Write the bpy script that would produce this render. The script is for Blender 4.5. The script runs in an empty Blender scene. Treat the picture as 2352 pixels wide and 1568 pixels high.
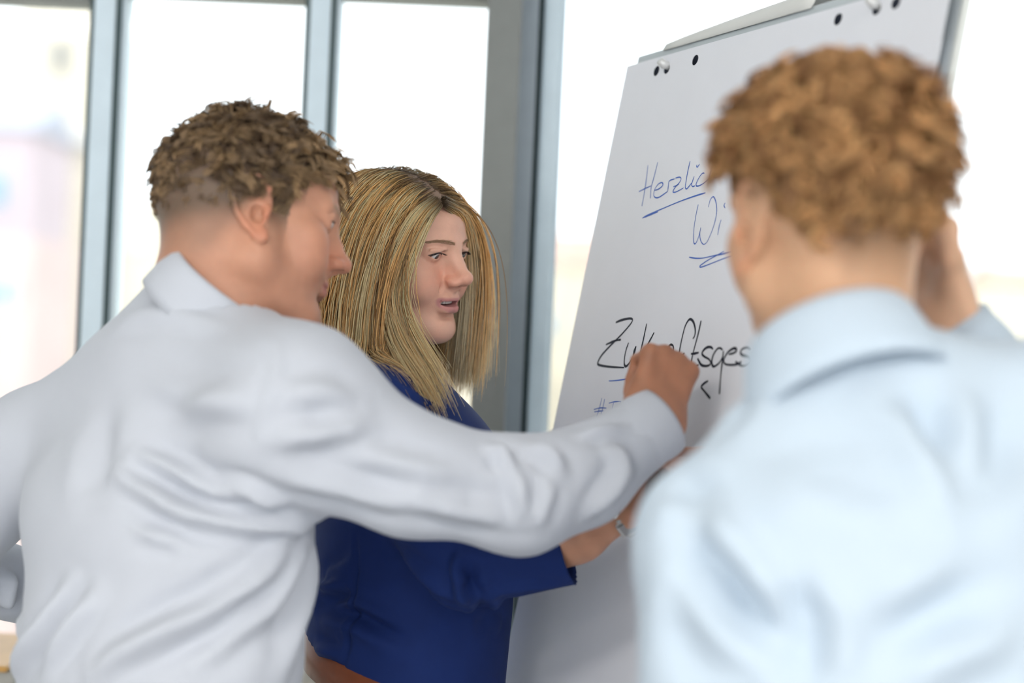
import bpy, bmesh, math, random
import numpy as np
from mathutils import Vector, Matrix

random.seed(7)
RNG = np.random.default_rng(11)
SC = bpy.context.scene
COL = SC.collection
PI = math.pi

# ------------------------------------------------------------------ camera
FPX = 4247.0                      # focal length in pixels of the 2352 x 1568 frame
ROLL = math.radians(2.5)
CAM = np.array([0.0, 0.0, 1.45])
RIGHT = np.array([math.cos(ROLL), 0.0, math.sin(ROLL)])
UP = np.array([-math.sin(ROLL), 0.0, math.cos(ROLL)])
FWD = np.array([0.0, 1.0, 0.0])
FOCUS = 2.22


def make_camera():
    cd = bpy.data.cameras.new('camera')
    cd.sensor_width = 36.0
    cd.lens = FPX / 2352.0 * 36.0
    cd.clip_start = 0.05
    cd.clip_end = 2000
    cd.dof.use_dof = True
    cd.dof.focus_distance = FOCUS
    cd.dof.aperture_fstop = 1.85
    co = bpy.data.objects.new('camera', cd)
    m = Matrix.Identity(4)
    for i in range(3):
        m[i][0], m[i][1], m[i][2], m[i][3] = RIGHT[i], UP[i], -FWD[i], CAM[i]
    co.matrix_world = m
    COL.objects.link(co)
    SC.camera = co


make_camera()

# ------------------------------------------------------------------ view, world, sun
SC.view_settings.view_transform = 'Standard'
SC.view_settings.look = 'None'
SC.view_settings.gamma = 1.0
SC.view_settings.use_curve_mapping = False
SC.view_settings.exposure = 0.72
SC.cycles.use_denoising = True
SC.cycles.use_adaptive_sampling = True
SC.cycles.adaptive_threshold = 0.05
SC.cycles.use_light_tree = False
SC.cycles.max_bounces = 5
SC.cycles.diffuse_bounces = 3
SC.cycles.transparent_max_bounces = 12
SC.cycles.sample_clamp_indirect = 6.0

world = bpy.data.worlds.new('sky')
SC.world = world
world.use_nodes = True
_bg = world.node_tree.nodes['Background']
_bg.inputs[0].default_value = (0.90, 0.955, 1.0, 1)
_bg.inputs[1].default_value = 1.5

_sd = bpy.data.lights.new('sun', 'SUN')
_sd.energy = 1.6
_sd.angle = math.radians(2)
_sd.color = (1.0, 0.95, 0.86)
_so = bpy.data.objects.new('sun', _sd)
_so.rotation_euler = Vector((0.80, 0.35, -0.62)).to_track_quat('-Z', 'Y').to_euler()
COL.objects.link(_so)


# ------------------------------------------------------------------ points
def P(px, py, d):
    """the point seen at photo pixel (px, py), d metres in front of the camera"""
    a = (px - 1176.0) / FPX * d
    b = -(py - 784.0) / FPX * d
    return CAM + FWD * d + RIGHT * a + UP * b


def nrm(v):
    v = np.asarray(v, float)
    return v / np.linalg.norm(v)


def project(Q):
    Q = np.asarray(Q) - CAM
    d = Q @ FWD
    return 1176.0 + (Q @ RIGHT) / d * FPX, 784.0 - (Q @ UP) / d * FPX, d


# ------------------------------------------------------------------ objects
def tag(o, label=None, cat=None, group=None, kind=None):
    if label: o['label'] = label
    if cat: o['category'] = cat
    if group: o['group'] = group
    if kind: o['kind'] = kind
    return o


def empty(name, loc=(0, 0, 0)):
    o = bpy.data.objects.new(name, None)
    o.empty_display_size = 0.05
    o.location = tuple(loc)
    COL.objects.link(o)
    return o


def link(name, me, mat=None, parent=None):
    o = bpy.data.objects.new(name, me)
    COL.objects.link(o)
    if mat is not None:
        me.materials.clear()
        me.materials.append(mat)
    if parent is not None:
        o.parent = parent
        o.matrix_parent_inverse = Matrix.Translation(-Vector(_wloc(parent)))
    return o


def _wloc(p):
    v = Vector(p.location)
    # parents are only ever translated; children of children keep world coordinates too
    if p.parent is not None:
        v = v + p.matrix_parent_inverse.translation + _wloc(p.parent)
    return v


def mesh_from(name, V, F, smooth=True, mat=None, parent=None, col=None):
    me = bpy.data.meshes.new(name)
    V = np.asarray(V, np.float32)
    if isinstance(F, np.ndarray):
        n, k = F.shape
        me.vertices.add(len(V)); me.vertices.foreach_set('co', V.ravel())
        me.loops.add(n * k); me.loops.foreach_set('vertex_index', F.astype(np.int32).ravel())
        me.polygons.add(n)
        me.polygons.foreach_set('loop_start', np.arange(0, n * k, k, dtype=np.int32))
        me.update(calc_edges=True)
        me.validate()
    else:
        me.from_pydata([tuple(map(float, v)) for v in V], [], F)
        me.update()
    if smooth:
        me.polygons.foreach_set('use_smooth', np.ones(len(me.polygons), bool))
    if col is not None:
        a = me.color_attributes.new('Col', 'FLOAT_COLOR', 'POINT')
        c = np.ones((len(V), 4), np.float32); c[:, :3] = col
        a.data.foreach_set('color', c.ravel())
    return link(name, me, mat, parent)


class MB:
    """collects simple solids into one mesh"""
    def __init__(self):
        self.V, self.F = [], []

    def add(self, V, F):
        b = len(self.V)
        self.V += [tuple(map(float, v)) for v in V]
        self.F += [tuple(b + i for i in f) for f in F]
        return self

    def box(self, lo, hi, M=None):
        x0, y0, z0 = lo; x1, y1, z1 = hi
        V = [(x0, y0, z0), (x1, y0, z0), (x1, y1, z0), (x0, y1, z0), (x0, y0, z1), (x1, y0, z1), (x1, y1, z1), (x0, y1, z1)]
        if M is not None:
            V = [M(v) for v in V]
        return self.add(V, [(3, 2, 1, 0), (4, 5, 6, 7), (0, 1, 5, 4), (1, 2, 6, 5), (2, 3, 7, 6), (3, 0, 4, 7)])

    def tube(self, pts, r, n=8, closed=False, cap=True):
        V, F = sweep(pts, r, n, closed)
        F = [tuple(f) for f in F]
        if cap and not closed:
            F.append(tuple(range(n))[::-1]); m = len(pts)
            F.append(tuple((m - 1) * n + i for i in range(n)))
        return self.add(V, F)

    def build(self, name, mat, parent=None, smooth=False, bevel=0):
        o = mesh_from(name, self.V, self.F, smooth, mat, parent)
        if bevel:
            md = o.modifiers.new('bevel', 'BEVEL'); md.width = bevel; md.segments = 2; md.limit_method = 'ANGLE'
        return o


def frames(pts):
    pts = np.asarray(pts, float)
    T = np.gradient(pts, axis=0)
    T /= np.linalg.norm(T, axis=1)[:, None] + 1e-12
    a = np.array([0, 0, 1.0]) if abs(T[0][2]) < 0.9 else np.array([1.0, 0, 0])
    N = np.zeros_like(T)
    n = a - T[0] * (a @ T[0])
    for i in range(len(T)):
        n = n - T[i] * (n @ T[i])
        n = n / (np.linalg.norm(n) + 1e-12)
        N[i] = n
    return T, N, np.cross(T, N)


def sweep(pts, r, n=8, closed=False):
    pts = np.asarray(pts, float)
    m = len(pts)
    r = np.broadcast_to(np.asarray(r, float), (m,))
    T, N, B = frames(pts)
    a = np.arange(n) * 2 * PI / n
    V = pts[:, None, :] + r[:, None, None] * (np.cos(a)[None, :, None] * N[:, None, :] + np.sin(a)[None, :, None] * B[:, None, :])
    F = []
    for i in range(m if closed else m - 1):
        for j in range(n):
            F.append((i * n + j, i * n + (j + 1) % n, ((i + 1) % m) * n + (j + 1) % n, ((i + 1) % m) * n + j))
    return V.reshape(-1, 3), F


def catmull(pts, n=8):
    p = np.asarray(pts, float)
    if len(p) < 3:
        t = np.linspace(0, 1, n + 1)[:, None]
        return p[0] * (1 - t) + p[-1] * t
    q = np.vstack([2 * p[0] - p[1], p, 2 * p[-1] - p[-2]])
    out = []
    for i in range(1, len(q) - 2):
        t = np.linspace(0, 1, n, endpoint=False)[:, None]
        a, b, c, d = q[i - 1], q[i], q[i + 1], q[i + 2]
        out.append(0.5 * (2 * b + (c - a) * t + (2 * a - 5 * b + 4 * c - d) * t ** 2 + (3 * b - a - 3 * c + d) * t ** 3))
    out.append(p[-1:])
    return np.vstack(out)


# ------------------------------------------------------------------ materials
def mat(name, color, rough=0.6, metal=0.0, var=0.06, scale=30.0, bump=0.0, bscale=200.0, sheen=0.0, sss=0.0, attr=False,
        spec=0.5, emit=0.0, coat=0.0, trans=0.0, distort=0.0):
    m = bpy.data.materials.new(name)
    m.use_nodes = True
    nt = m.node_tree
    b = nt.nodes['Principled BSDF']
    N = lambda t: nt.nodes.new(t)
    tc = N('ShaderNodeTexCoord')
    nz = N('ShaderNodeTexNoise'); nz.inputs['Scale'].default_value = scale; nz.inputs['Detail'].default_value = 4
    nt.links.new(tc.outputs['Object'], nz.inputs['Vector'])
    mr = N('ShaderNodeMapRange')
    mr.inputs['From Min'].default_value = 0.25; mr.inputs['From Max'].default_value = 0.75
    mr.inputs['To Min'].default_value = 1 - var; mr.inputs['To Max'].default_value = 1 + var
    nt.links.new(nz.outputs['Fac'], mr.inputs['Value'])
    mx = N('ShaderNodeMix'); mx.data_type = 'RGBA'; mx.blend_type = 'MULTIPLY'; mx.inputs['Factor'].default_value = 1.0
    if attr:
        at = N('ShaderNodeAttribute'); at.attribute_name = 'Col'
        nt.links.new(at.outputs['Color'], mx.inputs[6])
    else:
        mx.inputs[6].default_value = (*color, 1)
    nt.links.new(mr.outputs['Result'], mx.inputs[7])
    nt.links.new(mx.outputs[2], b.inputs['Base Color'])
    b.inputs['Roughness'].default_value = rough
    b.inputs['Metallic'].default_value = metal
    b.inputs['Specular IOR Level'].default_value = spec
    b.inputs['Sheen Weight'].default_value = sheen
    b.inputs['Coat Weight'].default_value = coat
    if sss:
        b.inputs['Subsurface Weight'].default_value = sss
        b.inputs['Subsurface Radius'].default_value = (1.0, 0.35, 0.2)
        b.inputs['Subsurface Scale'].default_value = 0.006
    if bump:
        n2 = N('ShaderNodeTexNoise'); n2.inputs['Scale'].default_value = bscale; n2.inputs['Detail'].default_value = 3
        nt.links.new(tc.outputs['Object'], n2.inputs['Vector'])
        bp = N('ShaderNodeBump'); bp.inputs['Strength'].default_value = bump; bp.inputs['Distance'].default_value = 0.001
        nt.links.new(n2.outputs['Fac'], bp.inputs['Height'])
        nt.links.new(bp.outputs['Normal'], b.inputs['Normal'])
    if trans:      # thin cloth, paper and hair let some light through
        tr = N('ShaderNodeBsdfTranslucent')
        nt.links.new(mx.outputs[2], tr.inputs['Color'])
        ms = N('ShaderNodeMixShader'); ms.inputs[0].default_value = trans
        nt.links.new(b.outputs[0], ms.inputs[1]); nt.links.new(tr.outputs[0], ms.inputs[2])
        nt.links.new(ms.outputs[0], nt.nodes['Material Output'].inputs['Surface'])
    return m


def glass_mat():
    m = bpy.data.materials.new('window_glass')
    m.use_nodes = True
    nt = m.node_tree
    nt.nodes.remove(nt.nodes['Principled BSDF'])
    t = nt.nodes.new('ShaderNodeBsdfTransparent'); t.inputs[0].default_value = (0.97, 0.985, 0.98, 1)
    g = nt.nodes.new('ShaderNodeBsdfGlossy'); g.inputs['Roughness'].default_value = 0.02
    fr = nt.nodes.new('ShaderNodeFresnel'); fr.inputs['IOR'].default_value = 1.25
    ms = nt.nodes.new('ShaderNodeMixShader')
    nt.links.new(fr.outputs[0], ms.inputs[0])
    nt.links.new(t.outputs[0], ms.inputs[1]); nt.links.new(g.outputs[0], ms.inputs[2])
    nt.links.new(ms.outputs[0], nt.nodes['Material Output'].inputs['Surface'])
    return m


# ------------------------------------------------------------------ signed-distance sculpting
def ell(c, r, R=None):
    """ellipsoid; R rows are its axes"""
    c = np.asarray(c, np.float32); r = np.asarray(r, np.float32)
    Rm = None if R is None else np.asarray(R, np.float32)

    def f(Q):
        q = Q - c
        if Rm is not None:
            q = q @ Rm.T
        k0 = np.sqrt(((q / r) ** 2).sum(1))
        k1 = np.sqrt(((q / (r * r)) ** 2).sum(1)) + 1e-9
        return k0 * (k0 - 1.0) / k1
    return f, c, float(r.max())


def cap(a, b, r0, r1=None):
    """tapered capsule"""
    a = np.asarray(a, np.float32); b = np.asarray(b, np.float32)
    r1 = r0 if r1 is None else r1
    ab = b - a; L2 = float(ab @ ab) + 1e-12

    def f(Q):
        t = np.clip(((Q - a) @ ab) / L2, 0, 1)
        q = Q - a - t[:, None] * ab
        return np.sqrt((q * q).sum(1)) - (r0 + (r1 - r0) * t)
    return f, (a + b) / 2, float(np.sqrt(L2) / 2 + max(r0, r1))


def ecap(a, b, xd, s0, s1):
    """capsule of elliptical section: half widths s=(along xd, across)"""
    a = np.asarray(a, np.float32); b = np.asarray(b, np.float32)
    ab = b - a; L = float(np.linalg.norm(ab)); z = ab / L
    x = np.asarray(xd, np.float32); x = x - z * (x @ z); x = x / np.linalg.norm(x)
    y = np.cross(z, x)

    def f(Q):
        q = Q - a
        h = q @ z
        t = np.clip(h / L, 0, 1)
        rx = s0[0] + (s1[0] - s0[0]) * t; ry = s0[1] + (s1[1] - s0[1]) * t
        rz = np.minimum(rx, ry)
        u = (q @ x) / rx; v = (q @ y) / ry; w = (h - t * L) / rz
        k0 = np.sqrt(u * u + v * v + w * w)
        k1 = np.sqrt((u / rx) ** 2 + (v / ry) ** 2 + (w / rz) ** 2) + 1e-9
        return k0 * (k0 - 1) / k1
    return f, (a + b) / 2, L / 2 + max(s0[0], s0[1], s1[0], s1[1])


class Sdf:
    def __init__(self, R=None, c=None):
        self.ops = []
        self.R = None if R is None else np.asarray(R, np.float32)   # rows: local axes in the world
        self.c = None if c is None else np.asarray(c, np.float32)

    def add(self, prim, k=0.01):
        self.ops.append((1, prim, k)); return self

    def sub(self, prim, k=0.01):
        self.ops.append((-1, prim, k)); return self

    def mirror(self, fn, *a, k=0.01, sub=False):
        for s in (-1, 1):
            p = fn(s)
            (self.sub if sub else self.add)(p, k)
        return self

    def __call__(self, Q):
        if self.c is not None:
            Q = (Q - self.c)
            Q = Q @ self.R.T
        d = np.full(len(Q), 1.0, np.float32)
        for sg, (f, c, rad), k in self.ops:
            lim = rad + k + 0.03
            q = Q - c
            i = np.nonzero((q * q).sum(1) < lim * lim)[0]
            if not len(i):
                continue
            e = f(Q[i]).astype(np.float32)
            o = d[i]
            if sg > 0:
                h = np.clip(0.5 + 0.5 * (o - e) / k, 0, 1)
                d[i] = o * (1 - h) + e * h - k * h * (1 - h)
            else:
                h = np.clip(0.5 - 0.5 * (o + e) / k, 0, 1)
                d[i] = o * (1 - h) - e * h + k * h * (1 - h)
        return d


def union(*fs, k=0.01):
    def f(Q):
        d = fs[0](Q)
        for g in fs[1:]:
            e = g(Q)
            h = np.clip(0.5 + 0.5 * (d - e) / k, 0, 1)
            d = d * (1 - h) + e * h - k * h * (1 - h)
        return d
    return f


def skin_mesh(f, lo, hi, h, smooth=1):
    """surface nets over a narrow band; returns vertices and quads"""
    lo = np.asarray(lo, float); hi = np.asarray(hi, float)
    n = np.ceil((hi - lo) / h).astype(int) + 1
    B = 6
    nb = (n + B - 1) // B
    n = nb * B
    V = np.full(n, 1.0, np.float32)
    bi = np.stack(np.meshgrid(*[np.arange(k) for k in nb], indexing='ij'), -1).reshape(-1, 3)
    cen = (lo + (bi * B + (B - 1) / 2.0) * h).astype(np.float32)
    fc = f(cen)
    near = np.abs(fc) < h * B * 0.87 * 1.5 + 0.012
    loc = np.stack(np.meshgrid(*[np.arange(B)] * 3, indexing='ij'), -1).reshape(-1, 3)
    # fill signs
    W = V.reshape(nb[0], B, nb[1], B, nb[2], B)
    sg = np.where(fc < 0, -1.0, 1.0).astype(np.float32).reshape(nb)
    W[:] = sg[:, None, :, None, :, None]
    act = bi[near]
    for s in range(0, len(act), 3000):
        a = act[s:s + 3000]
        idx = (a[:, None, :] * B + loc[None]).reshape(-1, 3)
        q = (lo + idx * h).astype(np.float32)
        V[idx[:, 0], idx[:, 1], idx[:, 2]] = f(q)
    neg = V < 0
    c = np.zeros(np.array(V.shape) - 1, np.int8)
    for dx in (0, 1):
        for dy in (0, 1):
            for dz in (0, 1):
                c += neg[dx:n[0] - 1 + dx, dy:n[1] - 1 + dy, dz:n[2] - 1 + dz]
    cells = np.argwhere((c > 0) & (c < 8))
    cid = np.full(c.shape, -1, np.int32)
    cid[cells[:, 0], cells[:, 1], cells[:, 2]] = np.arange(len(cells))
    acc = np.zeros((len(cells), 3)); cnt = np.zeros(len(cells))
    for ax in range(3):
        o1, o2 = [(1, 2), (0, 2), (0, 1)][ax]
        for p in (0, 1):
            for q in (0, 1):
                off = np.zeros(3, int); off[o1] = p; off[o2] = q
                i0 = cells + off; i1 = i0.copy(); i1[:, ax] += 1
                v0 = V[i0[:, 0], i0[:, 1], i0[:, 2]]; v1 = V[i1[:, 0], i1[:, 1], i1[:, 2]]
                x = (v0 < 0) != (v1 < 0)
                t = np.where(x, v0 / np.where(x, v0 - v1, 1), 0)
                pt = off[None] + 0.0 * i0
                pt[:, ax] += t
                acc += pt * x[:, None]; cnt += x
    vert = lo + (cells + acc / cnt[:, None]) * h
    F = []
    for ax in range(3):
        o1, o2 = [(1, 2), (2, 0), (0, 1)][ax]
        sl0 = [slice(None)] * 3; sl1 = [slice(None)] * 3
        sl0[ax] = slice(0, n[ax] - 1); sl1[ax] = slice(1, n[ax])
        a, b = neg[tuple(sl0)], neg[tuple(sl1)]
        e = np.argwhere(a != b)
        e = e[(e[:, o1] > 0) & (e[:, o2] > 0) & (e[:, o1] < n[o1] - 1) & (e[:, o2] < n[o2] - 1)]
        inside = a[e[:, 0], e[:, 1], e[:, 2]]
        q = []
        for p1, p2 in ((-1, -1), (0, -1), (0, 0), (-1, 0)):
            k = e.copy(); k[:, o1] += p1; k[:, o2] += p2
            q.append(cid[k[:, 0], k[:, 1], k[:, 2]])
        q = np.stack(q, 1)
        q[~inside] = q[~inside][:, ::-1]
        F.append(q)
    F = np.vstack(F)
    F = F[(F >= 0).all(1)]
    for _ in range(smooth):
        vert = lap(vert, F, 0.5)
    return vert, F


def lap(V, F, w=0.5):
    n = len(V)
    i = np.concatenate([F[:, 0], F[:, 1], F[:, 2], F[:, 3]]); j = np.concatenate([F[:, 1], F[:, 2], F[:, 3], F[:, 0]])
    i, j = np.concatenate([i, j]), np.concatenate([j, i])
    C = np.maximum(np.bincount(i, minlength=n), 1)
    S = np.stack([np.bincount(i, weights=V[j, k], minlength=n) for k in range(3)], 1)
    return V * (1 - w) + w * S / C[:, None]


def vnormals(V, F):
    fn = np.cross(V[F[:, 2]] - V[F[:, 0]], V[F[:, 3]] - V[F[:, 1]])
    i = F.T.ravel()
    N = np.stack([np.bincount(i, weights=np.tile(fn[:, k], 4), minlength=len(V)) for k in range(3)], 1)
    return N / (np.linalg.norm(N, axis=1)[:, None] + 1e-12)


def crop(V, F, keep):
    """drop the vertices where keep is False"""
    F = F[keep[F].all(1)]
    used = np.zeros(len(V), bool); used[F.ravel()] = True
    m = np.cumsum(used) - 1
    return V[used], m[F], used


def cut(V, F, p, n, near=None, h=.006):
    """cut a cloth off cleanly along a plane (the side n points to goes)"""
    sd = (V - p) @ n
    m = np.ones(len(V), bool) if near is None else near
    s = m & (sd > 0) & (sd <= 1.6 * h)
    V = V.copy()
    V[s] -= sd[s][:, None] * n
    V, F, _ = crop(V, F, ~(m & (sd > 1.6 * h)))
    return V, F


def sstep(a, b, x):
    t = np.clip((x - a) / (b - a), 0, 1)
    return t * t * (3 - 2 * t)


def gauss(x, s):
    return np.exp(-0.5 * (x / s) ** 2)


def seg_dist(Q, pts):
    """distance from points to a polyline and the arc position 0..1 of the nearest point"""
    pts = np.asarray(pts)
    best = np.full(len(Q), 1e9); at = np.zeros(len(Q)); side = np.zeros((len(Q), 3))
    L = np.r_[0, np.cumsum(np.linalg.norm(np.diff(pts, axis=0), axis=1))]
    for i in range(len(pts) - 1):
        a, b = pts[i], pts[i + 1]; ab = b - a
        t = np.clip(((Q - a) @ ab) / (ab @ ab + 1e-12), 0, 1)
        q = Q - a - t[:, None] * ab
        d = np.linalg.norm(q, axis=1)
        m = d < best
        best[m] = d[m]; at[m] = (L[i] + t[m] * (L[i + 1] - L[i])) / L[-1]; side[m] = q[m]
    return best, at, side


def folds(V, F, strokes):
    """press folds into cloth. stroke: pixel polyline traced where the fold runs, height, width; laid on the surface that faces the viewer there"""
    N = vnormals(V, F)
    px, py, dd = project(V)
    facing = ((CAM - V) * N).sum(1) > 0
    out = V.copy()
    for pts, hgt, wid in strokes:
        line = []
        for (x, y) in catmull(pts, 4):
            r = (px - x) ** 2 + (py - y) ** 2
            c = np.nonzero(facing & (r < 30 ** 2))[0]
            if not len(c):
                c = np.nonzero(facing)[0]
                c = c[np.argsort(r[c])[:20]]
            dm = dd[c].min()
            c = c[dd[c] < dm + 0.05]
            j = c[np.argmin(r[c])]
            line.append(V[j])
        line = np.array(line)
        line = np.array([line[max(0, i - 1):i + 2].mean(0) for i in range(len(line))])
        lo, hi = line.min(0) - 4 * wid, line.max(0) + 4 * wid
        s = np.nonzero(((V > lo) & (V < hi)).all(1) & (((CAM - V) * N).sum(1) > -0.4))[0]
        if not len(s):
            continue
        d, t, q = seg_dist(V[s], line)
        env = np.clip(np.sin(np.clip(t, 0.02, 0.98) * PI), 0, 1) ** 0.6
        prof = gauss(d, wid) - 0.55 * gauss(d - 2.0 * wid, wid * 0.9)
        out[s] += N[s] * (hgt * env * prof)[:, None]
    return out
# ------------------------------------------------------------------ the room
M_white = mat('white_paint', (0.82, 0.82, 0.81), 0.7, var=0.02)
M_floor = mat('grey_carpet', (0.42, 0.42, 0.43), 0.95, var=0.15, scale=120)
M_post = mat('grey_steel_paint', (0.20, 0.21, 0.205), 0.5, var=0.04)
M_post2 = mat('blue_grey_steel_paint', (0.27, 0.32, 0.37), 0.4, var=0.04)
M_alu = mat('pale_aluminium', (0.66, 0.78, 0.87), 0.4, metal=0.0, var=0.03)
M_seal = mat('rubber_seal', (0.06, 0.095, 0.10), 0.7)
M_glass = glass_mat()
WY = 2.98              # the glazed front
X0, X1, YB, ZC = -4.2, 3.6, -4.6, 3.0


def struct(name, mb, m, **k):
    return tag(mb.build(name, m, **k), kind='structure')


struct('floor', MB().box((X0, YB, -0.1), (X1, WY + 0.2, 0)), M_floor)
struct('ceiling', MB().box((X0, YB, ZC), (X1, WY + 0.2, ZC + 0.15)), M_white)
struct('wall_left', MB().box((X0 - 0.15, YB, 0), (X0, WY + 0.2, ZC)), M_white)
struct('wall_right', MB().box((X1, YB, 0), (X1 + 0.15, WY + 0.2, ZC)), M_white)
# the wall behind the viewer: a low parapet and a lintel, glazed between
w = MB().box((X0, YB - 0.15, 0), (X1, YB, 0.35)).box((X0, YB - 0.15, 2.85), (X1, YB, ZC))
struct('wall_back', w, M_white)


def upx(x, y):          # photo pixel -> x on the glazed front
    return P(x, y, WY)[0]


# positions of the uprights, read at one height each
ua0, ua1 = upx(201, 370), upx(281, 370)
ub0, ub1 = upx(702, 120), upx(781, 120)
pc0, pc1 = upx(1087, 900), upx(1162, 900)
fr0, fr1 = upx(1199, 900), upx(1262, 900)
ZT = P(500, -4, WY)[2]          # underside of the transom
ZS = 0.12


def upright(mb_alu, mb_seal, x0, x1):
    mb_alu.box((x0 + 0.009, WY - 0.035, 0.0), (x1 - 0.014, WY + 0.05, ZC))
    mb_seal.box((x0, WY - 0.028, 0.0), (x0 + 0.0095, WY + 0.04, ZC))
    mb_seal.box((x1 - 0.0145, WY - 0.028, 0.0), (x1 - 0.006, WY + 0.04, ZC))
    mb_alu.box((x1 - 0.0062, WY - 0.02, 0.0), (x1, WY + 0.04, ZC))


def window(n, xl, xr, ZT):
    e = empty('window_%d' % n, (xl, WY, 0))
    tag(e, kind='structure')
    MB().box((xl, WY - 0.004, ZS), (xr, WY + 0.004, ZT + 0.02)).build('pane', M_glass, e)
    MB().box((xl, WY - 0.004, ZT + 0.1), (xr, WY + 0.004, ZC)).build('pane', M_glass, e)
    MB().box((xl, WY - 0.035, ZT), (xr, WY + 0.04, ZT + 0.1)).build('transom', M_post, e)
    MB().box((xl, WY - 0.035, 0), (xr, WY + 0.04, ZS)).build('bottom_rail', M_alu, e)


step = ub0 - ua0
spans = [(X0, ua0 - 2 * step), (ua0 - 2 * step + 0.05, ua0 - step), (ua0 - step + 0.05, ua0), (ua1, ub0), (ub1, pc0), (fr1, fr1 + 1.05), (fr1 + 1.1, X1)]
tz = [P(0, 8, WY)[2], P(0, 8, WY)[2], P(100, 9, WY)[2], P(480, -3, WY)[2], P(930, 3, WY)[2], 2.75, 2.75]
for i, (a, b) in enumerate(spans):
    window(i + 1, a, b, tz[i])
k = 1
for x0, x1 in ((ua0, ua1), (ub0, ub1), (ua0 - step, ua0 - step + 0.055), (ua0 - 2 * step, ua0 - 2 * step + 0.055), (fr1 + 1.05, fr1 + 1.1)):
    a, s = MB(), MB()
    upright(a, s, x0, x1)
    e = tag(empty('trim_%d' % k, (x0, WY, 0)), kind='structure'); k += 1
    a.build('mullion', M_alu, e); s.build('seal', M_seal, e)
e = tag(empty('trim_%d' % k, (pc0, WY, 0)), kind='structure')
MB().box((pc0, WY - 0.16, 0), (pc1, WY + 0.05, ZC)).build('post', M_post, e, bevel=0.002)
MB().box((pc1, WY - 0.10, 0), (fr0, WY + 0.04, ZC)).build('post_side', M_post2, e)
MB().box((fr0, WY - 0.03, 0), (fr0 + 0.009, WY + 0.04, ZC)).build('seal', M_seal, e)
MB().box((fr0 + 0.009, WY - 0.05, 0), (fr1 - 0.006, WY + 0.04, ZC)).build('frame_upright', M_alu, e, bevel=0.004)
MB().box((fr1 - 0.006, WY - 0.03, 0), (fr1, WY + 0.04, ZC)).build('seal', M_alu, e)
# glazing behind the viewer
for i in range(4):
    a = X0 + (X1 - X0) / 4 * i; b = X0 + (X1 - X0) / 4 * (i + 1)
    e = tag(empty('window_%d' % (8 + i), (a, YB, 0)), kind='structure')
    MB().box((a + 0.03, YB - 0.08, 0.35), (b - 0.03, YB - 0.072, 2.85)).build('pane', M_glass, e)
    MB().box((a, YB - 0.11, 0.35), (a + 0.03, YB - 0.04, 2.85)).box((b - 0.03, YB - 0.11, 0.35), (b, YB - 0.04, 2.85)).build('frame', M_alu, e)

# unseen fill panels added behind the viewer to light the people
M_fill = bpy.data.materials.new('fill_glow'); M_fill.use_nodes = True
_b = M_fill.node_tree.nodes['Principled BSDF']
_b.inputs['Base Color'].default_value = (0.9, 0.9, 0.9, 1)
_b.inputs['Emission Color'].default_value = (1.0, 0.96, 0.9, 1)
_b.inputs['Emission Strength'].default_value = 20.0
for i, (x, y) in enumerate(((-1.9, -3.4), (1.3, -3.4), (-1.9, -1.3), (1.3, -1.3))):
    e = tag(empty('fill_light', (x, y, ZC)), 'added fill light panel, unseen, overhead behind the viewer, row %s, %s side' % (['behind', 'behind', 'front', 'front'][i], ['left', 'right'][i % 2]), 'ceiling light', 'added fill light panels')
    MB().box((x - 0.62, y - 0.32, ZC - 0.05), (x + 0.62, y + 0.32, ZC)).build('fill_panel_box', M_white, e)
    MB().box((x - 0.58, y - 0.28, ZC - 0.055), (x + 0.58, y + 0.28, ZC - 0.045)).build('fill_panel', M_fill, e)

# ------------------------------------------------------------------ outdoors
M_cream = mat('cream_render', (0.66, 0.60, 0.50), 0.9, var=0.04, scale=0.4)
M_lilac = mat('lilac_render', (0.52, 0.44, 0.48), 0.9, var=0.08, scale=0.3)
M_pink = mat('pinkish_stone', (0.60, 0.47, 0.46), 0.9, var=0.10, scale=0.4)
M_pale = mat('white_render', (0.66, 0.67, 0.70), 0.9, var=0.03, scale=0.4)
M_roof = mat('tile_roof', (0.52, 0.36, 0.30), 0.9, var=0.1, scale=1.0)
M_slate = mat('slate_roof', (0.40, 0.42, 0.50), 0.8, var=0.1, scale=1.0)
M_pane = mat('far_window_glass', (0.28, 0.40, 0.52), 0.15, var=0.1, scale=1.0)
M_stone = mat('slot_shade', (0.20, 0.21, 0.23), 0.9)
M_ground = mat('town_ground', (0.52, 0.50, 0.42), 1.0, var=0.2, scale=0.05)
M_hill = mat('hillside', (0.62, 0.58, 0.44), 1.0, var=0.15, scale=0.03)
GZ = -14.0
struct('ground', MB().box((-400, WY + 5, GZ - 1), (400, 900, GZ)), M_ground)


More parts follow.
